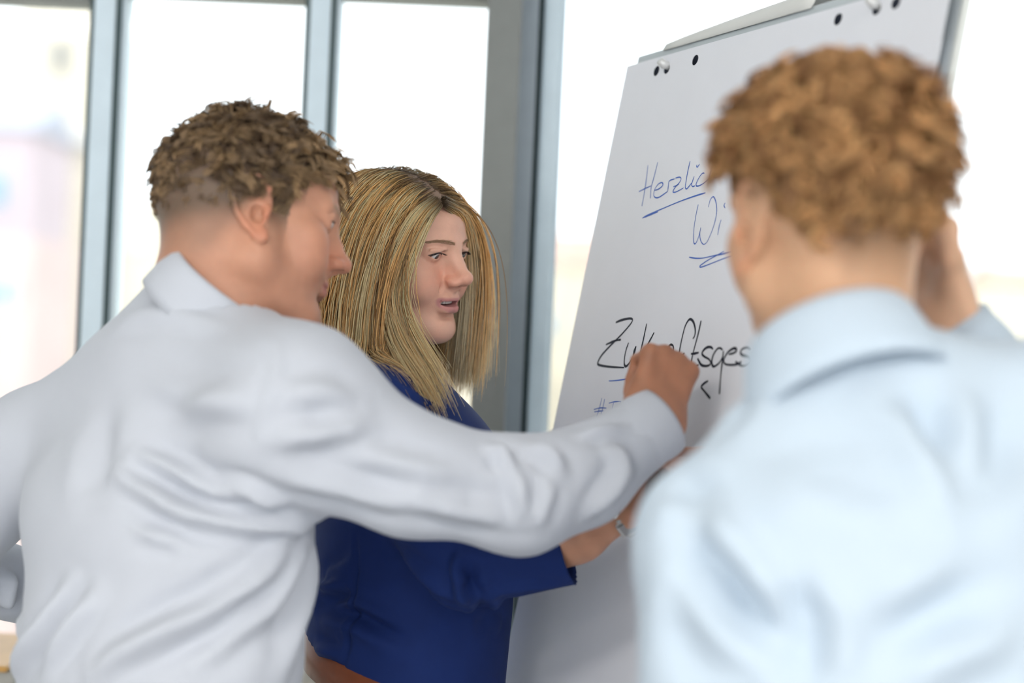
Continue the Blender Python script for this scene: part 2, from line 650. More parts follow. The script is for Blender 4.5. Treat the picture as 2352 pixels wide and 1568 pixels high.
def house(name, label, px0, px1, ytop, d, depth, m, roof=None, wins=(), win_mat=None, wname='window'):
    """a block seen between two pixel columns, its eaves at row ytop, d metres off"""
    a, b = P(px0, 700, d), P(px1, 700, d)
    zt = P((px0 + px1) / 2, ytop, d)[2]
    e = tag(empty(name, ((a[0] + b[0]) / 2, d, GZ)), label, 'building', 'buildings outside')
    MB().box((a[0], d, GZ), (b[0], d + depth, zt)).build('wall', m, e)
    if roof:
        mid = (d + d + depth) / 2; h = (b[0] - a[0]) * 0.28
        V = [(a[0] - 0.3, d - 0.3, zt), (b[0] + 0.3, d - 0.3, zt), (b[0] + 0.3, d + depth + 0.3, zt), (a[0] - 0.3, d + depth + 0.3, zt), (a[0] - 0.3, mid, zt + h), (b[0] + 0.3, mid, zt + h)]
        MB().add(V, [(0, 1, 5, 4), (2, 3, 4, 5), (0, 4, 3), (1, 2, 5), (3, 2, 1, 0)]).build('roof', roof, e)
    for (wx0, wy0, wx1, wy1) in wins:
        p, q = P(wx0, wy0, d), P(wx1, wy1, d)
        f = MB().box((p[0] - 0.1, d - 0.12, q[2] - 0.1), (q[0] + 0.1, d + 0.05, p[2] + 0.1)).build(wname, M_pale if wname == 'window' else m, e)
        MB().box((p[0], d - 0.16, q[2]), (q[0], d - 0.1, p[2])).build('pane', win_mat or M_pane, f)
    return e


tw = house('church_tower', 'tall cream stone tower with narrow slot windows, outside behind the first window', 62, 236, 318, 100, 6, M_cream,
           wins=[(138, 400, 152, 475), (128, 545, 142, 600)], win_mat=M_stone, wname='slot_window')
a, b = P(36, 300, 99.6), P(232, 300, 99.6)
z0, z1 = P(130, 318, 99.6)[2], P(130, -220, 99.6)[2]
up = MB().box((a[0], 99.6, z0), (b[0], 106.4, z1)).build('upper_storey', M_cream, tw)
MB().box((a[0] - 0.2, 99.2, z0 - 0.15), (b[0] + 0.2, 106.8, z0 + 0.3)).build('ledge', M_pale, tw)
p, q = P(126, 90, 99.6), P(150, 165, 99.6)
f = MB().box((p[0] - 0.1, 99.45, q[2] - 0.1), (q[0] + 0.1, 99.65, p[2] + 0.1)).build('slot_window', M_cream, tw)
MB().box((p[0], 99.40, q[2]), (q[0], 99.46, p[2])).build('pane', M_stone, f)
house('apartment_block', 'lilac grey apartment block with blue windows at the far left edge', -260, 58, 290, 88, 8, M_lilac, M_slate,
      wins=[(-40, 395, 16, 475), (-160, 395, -100, 475), (-40, 560, 10, 640), (-160, 560, -100, 640)])
house('town_house', 'pinkish stone house below the lilac apartment block', -200, 66, 540, 76, 8, M_pink, None, wins=[(-60, 640, -20, 700), (0, 640, 30, 700)])
house('town_house', 'long cream house front seen between the first two uprights', 240, 820, 470, 130, 9, M_cream, None, wins=[(300, 520, 330, 570), (420, 520, 450, 570), (560, 520, 590, 570)], win_mat=M_pale)
house('town_house', 'cream gable house seen beside the grey post', 860, 1120, 640, 120, 9, M_cream, M_roof, wins=[(1000, 760, 1025, 800), (1050, 760, 1075, 800)])
house('town_house', 'cream house seen between grey post and flipchart', 1180, 1480, 610, 140, 9, M_cream, M_roof, wins=[(1250, 720, 1275, 770), (1330, 720, 1355, 770)])
house('town_house', 'white house with slate roof behind the raised hand', 2170, 2244, 620, 118, 7, M_pale, M_slate, wins=[(2190, 650, 2205, 690)])
house('town_house', 'bright white narrow house at right horizon', 2246, 2284, 598, 107, 6, M_pale, None, wins=[(2258, 640, 2270, 680)], win_mat=M_pale)
house('town_house', 'cream house with red tiled roof at far right edge', 2292, 2460, 650, 96, 7, M_cream, M_roof, wins=[(2310, 690, 2330, 730), (2350, 690, 2370, 730)])
house('town_house', 'low cream building in front of the white houses at right', 2180, 2500, 712, 85, 7, M_cream, None, wins=[(2330, 730, 2345, 760)])
# hills
V, F = [], []
for i, x in enumerate(np.linspace(-260, 260, 60)):
    h = 14 + 6 * math.sin(x * 0.021 + 2.2) + 3 * math.sin(x * 0.06)
    V += [(x, 330, GZ - 1), (x, 360, h * 0.6), (x, 400, h), (x, 460, GZ - 1)]
for i in range(59):
    for j in range(3):
        F.append((i * 4 + j, i * 4 + 4 + j, i * 4 + 5 + j, i * 4 + 1 + j))
hill = mesh_from('hill', V, F, True, M_hill)
tag(hill, kind='structure')

# the little table whose edge shows at the lower left
M_wood = mat('honey_wood', (0.62, 0.33, 0.08), 0.45, var=0.15, scale=12)
M_greypanel = mat('grey_laminate', (0.42, 0.41, 0.38), 0.6)
t0, t1 = P(-300, 1530, 2.62), P(16, 1530, 2.62)
zt = t1[2]
e = tag(empty('side_table', ((t0[0] + t1[0]) / 2, 2.72, 0)), 'low table with honey wood edge at the lower left corner by the window', 'table')
MB().box((t0[0], 2.62, zt - 0.009), (t1[0], 2.90, zt)).build('table_top', M_wood, e, bevel=0.002)
MB().box((t0[0] + 0.004, 2.63, zt - 0.12), (t1[0] + 0.006, 2.89, zt - 0.009)).build('apron', M_greypanel, e)
for x in (t0[0] + 0.02, t1[0] - 0.02):
    for y in (2.65, 2.87):
        MB().box((x - 0.014, y - 0.014, 0), (x + 0.014, y + 0.014, zt - 0.12)).build('leg', M_greypanel, e)
# ------------------------------------------------------------------ flipchart
M_paper = mat('flipchart_paper', (0.89, 0.90, 0.965), 0.75, var=0.012, scale=14, bump=0.06, bscale=90, trans=0.06)
M_sheet = mat('turned_paper', (0.82, 0.82, 0.80), 0.75, var=0.012, scale=14, trans=0.08)
M_board = mat('grey_board_metal', (0.55, 0.60, 0.63), 0.4, var=0.03)
M_rail = mat('light_rail', (0.70, 0.72, 0.70), 0.4)
M_hole_shade = mat('painted_hole_shade', (0.05, 0.06, 0.10), 0.8)  # dark colour standing in for shade behind the punched holes
M_chrome = mat('steel_pin', (0.70, 0.70, 0.70), 0.35, metal=0.2)
M_black = mat('black_ink', (0.006, 0.007, 0.022), 0.6, var=0.02, spec=0.2)
M_blue = mat('blue_ink', (0.010, 0.095, 0.50), 0.5, var=0.02)

TL = P(1441, 152, 2.47)
TRg = P(2192, -60, 1.79)
e1 = TRg - TL; e1[2] = 0; BW = np.linalg.norm(e1); e1 /= BW          # along the top, away from the window
hn = np.array([-e1[1], e1[0], 0.0])
if hn[1] > 0: hn = -hn                                             # horizontal normal, to the writers
LEAN = math.radians(9.9)
e2 = nrm(np.array([0, 0, -1.0]) * math.cos(LEAN) + hn * math.sin(LEAN))   # down the sheet
bn = nrm(np.cross(e1, e2)); bn = bn if bn @ hn > 0 else -bn        # face normal


def B3(u, v, w=0.0):
    return TL + e1 * u + e2 * v + bn * w


def on_board(px, py):
    r = P(px, py, 1.0) - CAM
    t = ((TL - CAM) @ bn) / (r @ bn)
    q = CAM + r * t - TL
    return q @ e1, q @ e2


BH = 0.99
fc = tag(empty('flipchart_stand', (B3(BW / 2, 0)[0], B3(BW / 2, 0)[1] + 0.1, 0)), 'grey metal flipchart stand leaning back by the window, behind its paper pad', 'flipchart')
Mx = lambda v: B3(*v)
MB().box((0.004, -0.012, -0.018), (BW + 0.012, 1.03, -0.012), Mx).build('panel', M_board, fc, bevel=0.002)
MB().box((BW + 0.004, -0.012, -0.018), (BW + 0.013, 1.03, -0.010), Mx).build('side_rail', M_rail, fc, bevel=0.003)
MB().box((-0.004, 0.02, -0.020), (0.006, 1.03, -0.014), Mx).build('side_rail', M_rail, fc, bevel=0.003)
MB().box((0.004, -0.016, -0.020), (BW + 0.012, -0.001, -0.0105), Mx).build('top_rail', M_board, fc, bevel=0.002)
MB().box((0.30, 1.03, -0.03), (BW - 0.05, 1.045, 0.05), Mx).build('pen_tray', M_board, fc, bevel=0.002)
MB().box((-0.006, 0.03, -0.026), (0.004, 0.06, -0.010), Mx).build('clamp', M_board, fc, bevel=0.001)
# legs: two fronts run on under the board, one prop behind
zb = B3(0, 1.03)[2]
for u in (0.14, BW - 0.10):
    a = B3(u, 0.2, -0.030); b = B3(u, 1.04, -0.030)
    MB().tube([a, b, np.array([b[0], b[1], 0.0]) - hn * 0.02], 0.011, 10).build('leg', M_rail, fc, smooth=True)
a = B3(BW / 2, 0.25, -0.05)
MB().tube([a, np.array([a[0], a[1], 0]) - hn * 0.42], 0.011, 10).build('leg', M_rail, fc, smooth=True)

# the pad itself
pad = tag(empty('paper_pad', B3(BW / 2, 0.0)), 'white flipchart paper pad with blue and black handwriting', 'paper pad')
PXH = [(1508, 163), (1532, 158), (1597, 138), (1925, 44), (2014, 20), (2058, 6)]
holes = [on_board(*h) for h in PXH]
cu = bpy.data.curves.new('sheet', 'CURVE'); cu.dimensions = '2D'; cu.fill_mode = 'BOTH'; cu.extrude = 0.0


def spl(pts):
    s = cu.splines.new('POLY'); s.points.add(len(pts) - 1)
    for p, q in zip(s.points, pts): p.co = (q[0], q[1], 0, 1)
    s.use_cyclic_u = True


hw = 0.0068
edge = [(0, 0.0)] + [(u, 0.0) for u in np.linspace(0.05, BW - 0.05, 6)] + [(BW, 0.0), (BW, BH), (0, BH)]
spl([(u, -v) for u, v in edge])
for (u, v) in holes:
    spl([(u + hw * 1.2 * math.cos(t), -(v + hw * math.sin(t))) for t in np.arange(20) * 2 * PI / 20])
tmp = bpy.data.objects.new('tmp', cu); COL.objects.link(tmp)
dg = bpy.context.evaluated_depsgraph_get()
me = bpy.data.meshes.new_from_object(tmp.evaluated_get(dg))
bpy.data.objects.remove(tmp); bpy.data.curves.remove(cu)
me.name = 'top_sheet'
for v in me.vertices:
    v.co = Vector(B3(v.co.x, -v.co.y, 0.0))
sheet = link('top_sheet', me, M_paper, pad)
sm = sheet.modifiers.new('thick', 'SOLIDIFY'); sm.thickness = 0.0006; sm.offset = 0
# the sheets underneath, slightly shifted, and a dark strip painted as the shade in the punched holes
MB().box((0.003, 0.062, -0.009), (BW - 0.012, BH - 0.003, -0.0012), Mx).build('sheet_stack', M_paper, pad)
MB().box((0.02, 0.004, -0.0112), (max(h[0] for h in holes) + 0.014, 0.061, -0.0095), Mx).build('hole_shade_strip', M_hole_shade, pad)
# steel pins that carry the pad
for (u, v) in (holes[1], holes[4]):
    c = [B3(u, v - 0.004, -0.0118), B3(u, v - 0.004, 0.006), B3(u, v - 0.0075, 0.0125)]
    MB().tube(c, [0.0050, 0.0056, 0.0050], 12).build('pin', M_chrome, pad, smooth=True)
# sheets turned over the top edge, curling down behind
V, F = [], []
u0, u1 = on_board(1500, 118)[0] + 0.012, on_board(1850, 8)[0]
nu, nv = 14, 16
for i in range(nu):
    s = i / (nu - 1.0)
    u = u0 + (u1 - u0) * s
    R = 0.008 + 0.022 * s ** 0.8
    for j in range(nv):
        t = j / (nv - 1.0)
        if t < 0.4:
            th = PI * t / 0.4
            V.append(B3(u, -0.012 - (R + .010) * math.sin(th), -0.0085 - (R + .016) * (1 - math.cos(th))))
        else:
            V.append(B3(u, -0.012 + (t - 0.4) * 0.3, -0.040 - 2 * R - (t - 0.4) * 0.02))
for i in range(nu - 1):
    for j in range(nv - 1):
        F.append((i * nv + j, i * nv + j + 1, (i + 1) * nv + j + 1, (i + 1) * nv + j))
ts = mesh_from('turned_sheet', V, F, True, M_sheet, pad)
ts.modifiers.new('thick', 'SOLIDIFY').thickness = 0.0012

# handwriting: strokes traced off the photograph, laid on the sheet
SA, OA = 5.2275, (1350, 340)
SB, OB = 5.113, (1340, 700)
SCc, OC = 7.84, (1280, 1100)
INK = [
 ('greeting_word', 'blue handwritten word Herzlich', 'blue', SA, OA, 2.6, [
  [(728,207),(705,400),(680,560),(655,697)], [(845,170),(800,350),(765,480),(757,605)], [(618,524),(690,488),(765,455)],
  [(803,508),(850,495),(900,455),(905,425),(885,415),(845,440),(808,500),(797,560),(810,590),(840,597),(880,580),(962,522)],
  [(978,400),(970,470),(962,527)], [(975,405),(1000,385),(1048,370)],
  [(1058,360),(1110,350),(1125,375),(1100,420),(1055,470),(1028,520),(1045,532),(1090,515),(1155,478)], [(1033,465),(1070,450),(1100,432)],
  [(1233,157),(1200,310),(1178,440),(1180,485),(1195,488),(1225,455),(1250,420)], [(1282,340),(1262,400),(1252,440),(1265,462),(1290,455)],
  [(1315,200),(1313,220),(1322,230),(1335,212),(1345,195)],
  [(1405,305),(1385,302),(1350,340),(1318,400),(1305,440),(1315,457),(1350,450),(1400,420),(1448,378)],
  [(1523,100),(1490,230),(1465,330),(1460,380)],
  [(1460,340),(1490,270),(1515,225),(1530,225),(1530,260),(1515,310),(1515,345),(1535,360),(1570,352),(1605,338)]]),
 ('greeting_underline', 'blue pen underline beneath Herzlich', 'blue', SA, OA, 2.8, [
  [(660,842),(720,808),(850,750),(1100,645),(1280,580),(1418,538)], [(690,832),(760,800),(850,765)]]),
 ('welcome_word', 'blue handwritten letters Wi', 'blue', SA, OA, 2.2, [
  [(1332,677),(1305,800),(1280,960),(1273,1080),(1280,1140),(1295,1150),(1315,1120),(1340,1050),(1362,955)],
  [(1362,955),(1350,1030),(1358,1100),(1380,1145),(1405,1155),(1440,1120),(1490,1010),(1530,890),(1553,760),(1545,660),(1525,598),(1505,587),(1475,625),(1452,712)],
  [(1607,860),(1585,930),(1565,1045)], [(1655,660),(1640,690),(1655,720)]]),
 ('welcome_underline', 'blue zigzag underline beneath Wi', 'blue', SA, OA, 2.4, [
  [(1222,1310),(1290,1322),(1370,1323),(1450,1308),(1540,1288),(1640,1268),(1750,1235)],
  [(1640,1240),(1560,1285),(1450,1345),(1370,1400),(1350,1420),(1365,1430),(1430,1408),(1540,1365),(1650,1322),(1760,1285)]]),
 ('headline_word', 'black handwritten word beginning Zukunftsgest', 'black', SB, OB, 4.2, [
  [(385,207),(450,180),(530,162),(570,163),(580,185),(550,235),(450,350),(330,470),(220,590),(178,665),(175,695),(210,712),(320,728),(483,737)],
  [(268,468),(330,440),(390,418),(445,410)],
  [(535,445),(505,530),(488,620),(485,690),(497,720),(520,712),(560,660),(600,580),(625,485)], [(625,485),(600,540),(590,620),(590,690),(605,715),(640,700)],
  [(748,220),(710,400),(680,540),(660,680)], [(836,323),(790,410),(740,500),(700,560)], [(700,560),(740,620),(800,690)],
  [(925,485),(905,540),(880,640),(890,690)], [(990,490),(965,540),(940,680)], [(965,540),(1020,475),(1045,470),(1060,490),(1062,530),(1050,620),(1060,700)],
  [(1290,400),(1312,360),(1318,290),(1300,210),(1270,172),(1240,180),(1200,250),(1165,380),(1140,500),(1125,600),(1105,720)], [(1110,625),(1150,600),(1193,567)],
  [(1387,185),(1350,350),(1310,500),(1285,600),(1275,680),(1290,715),(1320,718),(1360,705)], [(1268,575),(1310,572),(1360,560)],
  [(1528,520),(1500,497),(1455,500),(1410,540),(1400,580),(1430,610),(1480,640),(1500,680),(1480,710),(1430,718),(1385,700),(1345,630)],
  [(1640,530),(1610,508),(1575,520),(1530,590),(1512,670),(1525,718),(1550,720),(1600,680),(1640,610),(1650,540)], [(1648,560),(1640,640),(1625,760),(1612,900),(1603,1050)],
  [(1710,580),(1760,570),(1800,545),(1795,515),(1760,515),(1700,560),(1655,640),(1665,690),(1720,705),(1800,700),(1860,670)],
  [(1960,520),(1920,500),(1870,520),(1850,560),(1870,590),(1930,610),(1950,650),(1920,700),(1860,715),(1790,665)],
  [(2058,370),(2045,450),(2030,550),(2020,640)], [(1960,590),(2030,560)]]),
 ('headline_underline', 'short blue pen dash under the Z', 'blue', SB, OB, 2.6, [[(303,893),(400,887),(545,867),(700,850)]]),
 ('hashtag_word', 'blue handwritten hashtag', 'blue', SB, OB, 2.2, [
  [(222,1095),(190,1220),(150,1360)], [(255,1105),(230,1220),(203,1340)], [(128,1228),(200,1210),(275,1212)], [(133,1257),(190,1248),(240,1247)],
  [(303,1155),(370,1138),(447,1135)], [(358,1150),(345,1220),(328,1310)], [(447,1135),(420,1200),(390,1270)]]),
 ('arrow_mark', 'black angle mark beside the fist', 'black', SB, OB, 4.4, [[(1470,893),(1420,925),(1390,965),(1430,1020),(1495,1100)]]),
 ('small_mark', 'small dark blue hook below the wristwatch', 'blue', SCc, OC, 3.0, [[(895,970),(905,1010),(930,1035),(955,1020),(968,990)]]),
]
for nm, lb, ink, sc, org, wpx, strokes in INK:
    V, F = [], []
    for st in strokes:
        uv = np.array([on_board(org[0] + x / sc, org[1] + y / sc) for x, y in st])
        uv = catmull(uv, 6)
        T = np.gradient(uv, axis=0); T /= np.linalg.norm(T, axis=1)[:, None] + 1e-9
        Nn = np.stack([-T[:, 1], T[:, 0]], 1)
        s = np.linspace(0, 1, len(uv))
        hwid = wpx * (0.00036 if ink == 'black' else 0.00032) * (0.95 + 0.16 * np.sin(s * 9 + len(st))) * np.minimum(1, 0.7 + 6 * np.minimum(s, 1 - s))
        b = len(V)
        for (u, v), (nx, ny), hq in zip(uv, Nn, hwid):
            V.append(B3(u + nx * hq, v + ny * hq, 0.0006)); V.append(B3(u - nx * hq, v - ny * hq, 0.0006))
        for i in range(len(uv) - 1):
            F.append((b + 2 * i, b + 2 * i + 1, b + 2 * i + 3, b + 2 * i + 2))
    o = mesh_from(nm, V, F, False, M_blue if ink == 'blue' else M_black, sheet)
    o['label'] = lb
# ------------------------------------------------------------------ heads
# head space: x to the person's right, y forward, z up, origin between the ears, metres
def head_axes(yaw, pitch=0.0, roll=0.0):
    """rows = head axes in the world. yaw: direction of the face in the ground plane, degrees from +X; pitch: down positive; roll: top of head to own right positive"""
    y, p, r = map(math.radians, (yaw, pitch, roll))
    f = np.array([math.cos(y) * math.cos(p), math.sin(y) * math.cos(p), -math.sin(p)])
    x = nrm(np.cross(f, [0, 0, 1.0]))
    z = np.cross(x, f)
    x2 = x * math.cos(r) - z * math.sin(r)
    z2 = x * math.sin(r) + z * math.cos(r)
    return np.stack([x2, f, z2])


def build_head(S, fem=0.0, mouth=0.0, lid=0.5, ears=True, jaw=1.0, nose=1.0):
    """adds a head to the Sdf S (in head space)"""
    A, m = S.add, S.mirror
    A(ell((0, -.014, .046), (.0745, .098, .084)), .01)                       # cranium
    A(ell((0, -.045, .02), (.066, .060, .062)), .03)                         # occiput
    A(ell((0, .034, .052), (.060, .056, .052)), .02)                         # forehead
    A(ell((0, .030, -.018), (.056, .056, .074)), .02)                        # mid face
    m(lambda s: ell((s * .043, .056, -.008), (.020, .024, .020)), k=.02)      # cheek bones
    m(lambda s: ell((s * .034, .064, -.034), (.021, .022, .026)), k=.02)      # cheeks
    A(ell((0, .068, -.046), (.030, .027, .030)), .018)                       # muzzle
    jw = .052 * jaw
    m(lambda s: cap((s * jw, .004, -.052), (s * .017, .070, -.094), .019, .017), k=.025)
    m(lambda s: cap((s * jw, .002, -.020), (s * jw, .006, -.056), .018, .018), k=.02)
    A(ell((0, .079, -.094), (.019, .0165, .0155)), .022)                      # chin
    A(ell((0, .032, -.080), (.034, .040, .019)), .03)                        # under the chin
    # brow
    br = .0098 - .0022 * fem
    m(lambda s: cap((s * .010, .086, .034), (s * .042, .073, .034), br, br * .8), k=.016)
    # sockets
    m(lambda s: ell((s * .0325, .097, .017), (.0185, .0150, .0125)), k=.014, sub=True)
    A(ell((0, .078, .012), (.0115, .017, .026)), .010)
    # lids over the eye ball
    m(lambda s: ell((s * .032, .0745, .0175), (.0150, .0140, .0130)), k=.005)
    up = .0052 * lid + .0012
    m(lambda s: ell((s * .0325, .091, .0140 + .3 * up), (.0132, .010, up), R=rotz(-s * .15)), k=.0016, sub=True)
    m(lambda s: cap((s * .019, .0885, .0205 + up), (s * .044, .0835, .0195 + up), .0018, .0018), k=.004)   # upper lid edge
    # nose
    n = nose
    A(cap((0, .089, .022), (0, .098, .004), .0080, .0085), .012)
    A(cap((0, .0975 - .001 * fem, .004), (0, .1105, -.014 + .002 * fem), .0085, .0098), .008)
    A(ell((0, .1120, -.0170 + .003 * fem), (.0105, .0098, .0092)), .006)
    A(cap((0, .086, .004), (0, .092, -.022), .0100, .0125), .006)
    m(lambda s: ell((s * .0115, .1005, -.0205), (.0085, .0115, .0080)), k=.006)
    A(cap((0, .104, -.024), (0, .096, -.031), .0045, .0050), .006)
    m(lambda s: ell((s * .0066, .1065, -.0285), (.0042, .0070, .0048)), k=.003, sub=True)
    m(lambda s: cap((s * .019, .092, -.024), (s * .028, .081, -.048), .0016, .0012), k=.007, sub=True)   # folds beside the mouth
    # mouth
    fl = 1 + .25 * fem
    g = mouth * .0022
    A(cap((-.009, .0915, -.0475 + g * .4), (.009, .0915, -.0475 + g * .4), .0060 * fl, .0060 * fl), .006)
    cz = -.0520 + .0062 * fem
    m(lambda s: cap((s * .008, .0915, -.0485 + g * .4), (s * (.024 + .0070 * fem), .0800 - .0065 * fem, cz), .0046, .0028), k=.006)
    A(cap((-.008, .0905, -.0580 - g), (.008, .0905, -.0580 - g), .0070 * fl, .0070 * fl), .006)
    m(lambda s: cap((s * .008, .0905, -.0580 - g), (s * (.0235 + .0070 * fem), .0795 - .0065 * fem, cz - .0015), .0058 * fl, .0030), k=.006)
    A(ell((0, .0935, -.0720), (.016, .006, .0040)), .001) if False else None
    S.sub(ell((0, .0905, -.0690 - g), (.017, .006, .0035)), .008)
    S.sub(ell((0, .0955, -.0526 - .25 * g), (.0255 - .006 * fem, .0170, .0010 + g)), .0016)
    if fem:
        m(lambda s: cap((s * .010, .0955, -.0522), (s * .0300, .0765, cz - .0004), .0016 + .55 * g, .0011), k=.002, sub=True)
        m(lambda s: ell((s * .038, .060, -.026), (.018, .020, .019)), k=.02)
    if ears:
        for s in (-1, 1):
            ear(S, s)


def rotz(a):
    c, s = math.cos(a), math.sin(a)
    return np.array([[c, s, 0], [-s, c, 0], [0, 0, 1.0]])


def ear(S, s, k=1.12):
    # ear frame: o outward, b backward-up long axes
    o = nrm([s * .95, -.26, .08]); u = nrm(np.array([0, -.18, 1.0])); u = nrm(u - o * (u @ o)); b = np.cross(o, u)
    if b[1] > 0: b = -b
    c = np.array([s * .0735, -.008, -.002])
    R = np.stack([o, b, u])
    q = lambda oo, bb, uu: c + (o * oo + b * bb + u * uu) * k
    S.add(ell(q(.001, .004, .004), (.0052 * k, .0175 * k, .0310 * k), R), .004)
    # helix
    pts = [(-.002, -.013, .002), (.004, -.012, .020), (.007, -.003, .0325), (.008, .009, .0345), (.0085, .0195, .0265), (.008, .0225, .011), (.0065, .0190, -.006), (.005, .0115, -.019), (.003, .002, -.030)]
    for i in range(len(pts) - 1):
        S.add(cap(q(*pts[i]), q(*pts[i + 1]), .0034, .0034), .0022)
    S.add(ell(q(.001, -.004, -.030), (.0045 * k, .0080 * k, .0090 * k), R), .005)           # lobe
    S.sub(ell(q(.0075, .0060, .017), (.0052 * k, .0085 * k, .0105 * k), R), .0025)           # scapha
    S.sub(ell(q(.0060, -.0010, -.008), (.0095 * k, .0075 * k, .0100 * k), R), .003)          # concha
    S.add(cap(q(.003, -.0115, -.002), q(.0045, -.0090, -.009), .0034, .0032), .004)   # tragus
    S.add(cap(q(.0025, .004, .006), q(.0040, .0125, -.010), .0028, .0026), .0025)     # antihelix


SKIN = (0.66, 0.40, 0.29)


def head_colors(L, base, lips=(0.50, 0.19, 0.17), brow=(0.28, 0.17, 0.09), brow_w=1.0, fem=0.0, stubble=0.0, mouth=0.0, blush=0.5):
    """colour of the skin itself, from head-space coordinates"""
    x, y, z = L.T
    c = np.tile(np.asarray(base, float), (len(L), 1))
    front = sstep(.03, .06, y)

    def mix(c, col, w):
        return c * (1 - w[:, None]) + np.asarray(col) * w[:, None]
    b = blush * front * (gauss(np.abs(x) - .036, .018) * gauss(z + .018, .02) + gauss(x, .016) * gauss(z + .016, .012) * .8)
    c = mix(c, np.asarray(base) * (1.0, .72, .68), np.clip(b, 0, 1))
    earw = sstep(.074, .084, np.abs(x)) * sstep(.04, .02, np.abs(y + .01)) * sstep(.05, .035, np.abs(z))
    c = mix(c, np.asarray(base) * (1.02, .80, .74), earw * .8)
    # lips
    g = mouth * .0022
    z0 = -.0526 + 6.4 * fem * x * x
    z = L[:, 2] - (z0 + .0526)
    zl = np.where(z > -.0526, (z + .0526) / (.0078 + .4 * g), (z + .0526) / (.0118 + g))
    xl = x / (.0245 + .0050 * fem)
    w = sstep(1.05, .80, np.sqrt(np.abs(xl) ** 2.2 + zl ** 2)) * sstep(.066, .071, y)
    c = mix(c, lips, w * .85)
    z = L[:, 2]
    inside = sstep(.0905, .084, y) * (np.abs(z + .0526) < .004 + g) * (np.abs(x) < .02) * (y > .06)
    c = mix(c, (.10, .03, .03), inside * .9)
    # brows
    bx = (np.abs(x) - .030) / .021
    bz = (z - (.0378 - .0032 * bx ** 2 - .0002 * bx)) / (.0036 - .0012 * np.abs(bx))
    w = sstep(1.3, .1, np.abs(bz)) * sstep(1.05, .55, np.abs(bx)) * (y > .05)
    c = mix(c, brow, w * .75 * brow_w)
    # lash lines
    w = np.zeros(len(L))
    c = mix(c, (.16, .09, .07), w)
    if stubble:
        w = sstep(-.028, -.05, z) * sstep(-.005, .03, y) * (1 - gauss(x, .02) * gauss(z + .03, .01))
        c = mix(c, np.asarray(base) * (.72, .66, .66), w * stubble * (y < .2))
    return c


def eyes(parent, R, c, iris=(0.16, 0.26, 0.32), look=(0.0, -0.1)):
    """two eye balls; look = (to own right, up) in radians"""
    for s in (-1, 1):
        o = np.array([s * .032, .0745, .0175])
        V, F = [], []
        n, k = 24, 14
        d = nrm([math.sin(look[0]), math.cos(look[0]) * math.cos(look[1]), math.sin(look[1])])
        a = nrm(np.cross(d, [0, 0, 1.0])); b = np.cross(a, d)
        cols = []
        for i in range(k + 1):
            th = PI * i / k if i > 6 else PI * (i / 6.0) * .21
            if i > 6: th = PI * (.21 + .79 * (i - 6) / (k - 6))
            rr = .0119
            for j in range(n):
                ph = 2 * PI * j / n
                V.append(o + rr * (d * math.cos(th) + (a * math.cos(ph) + b * math.sin(ph)) * math.sin(th)))
                cols.append((.012, .010, .010) if th < .22 else (np.array(iris) * (.6 if th > .44 else 1.0) if th < .50 else (.72, .66, .64)))
        for i in range(k):
            for j in range(n):
                F.append((i * n + j, (i + 1) * n + j, (i + 1) * n + (j + 1) % n, i * n + (j + 1) % n))
        V = np.array(V) @ R + c
        mesh_from('eye', V, np.array(F), True, M_eye, parent, np.array(cols))


def lash_line(face, parent, s, m, r=.00075):
    ll = np.array([[s * (.0195 + .0265 * t), .0888 - .0065 * t * t, .0158 + .0050 * math.sin(PI * min(1, t * .86 + .07)) - .0005 * t] for t in np.linspace(0, 1, 16)])
    for it in range(4):
        ll[:, 1] -= face.S(ll.astype(np.float32)) - .0003
    strands_mesh('lash_line', face.to_world(ll)[None], np.array([r]), np.full((1, 16, 3), .03), m, parent, sides=6)


M_lash = mat('lashes', (0.03, 0.02, 0.02), 0.6)
M_eye = mat('eye_ball', (1, 1, 1), 0.08, var=0.02, attr=True, coat=0.5)
M_skin = mat('skin', (1, 1, 1), 0.48, var=0.07, scale=55, bump=0.25, bscale=900, sss=0.18, attr=True, spec=0.4)


class Face:
    """a head sculpted in its own space: short < 1 shortens the face below the eyes, size scales all"""
    def __init__(self, R, size=1.0, short=1.0, tall=1.0, **kw):
        self.R, self.size, self.short, self.tall = R, size, short, tall
        self.S = Sdf(); build_head(self.S, **kw)
        self.c = np.zeros(3)

    def to_local(self, W):
        L = ((W - self.c) @ self.R.T) / self.size
        z = L[:, 2]
        L = L.copy()
        L[:, 2] = np.where(z < .0175, .0175 + (z - .0175) / self.short, .0175 + (z - .0175) / self.tall)
        return L

    def to_world(self, L):
        L = np.atleast_2d(np.asarray(L, float)).copy()
        z = L[:, 2]
        L[:, 2] = np.where(z < .0175, .0175 + (z - .0175) * self.short, .0175 + (z - .0175) * self.tall)
        return L * self.size @ self.R + self.c

    def at(self, c):
        self.c = np.asarray(c, float)
        return self

    def pin(self, local, px, py, d):
        self.c = np.zeros(3)
        self.c = P(px, py, d) - self.to_world(local)[0]
        return self

    def __call__(self, Q):
        return self.S(self.to_local(Q).astype(np.float32)) * self.size * min(self.short, self.tall)


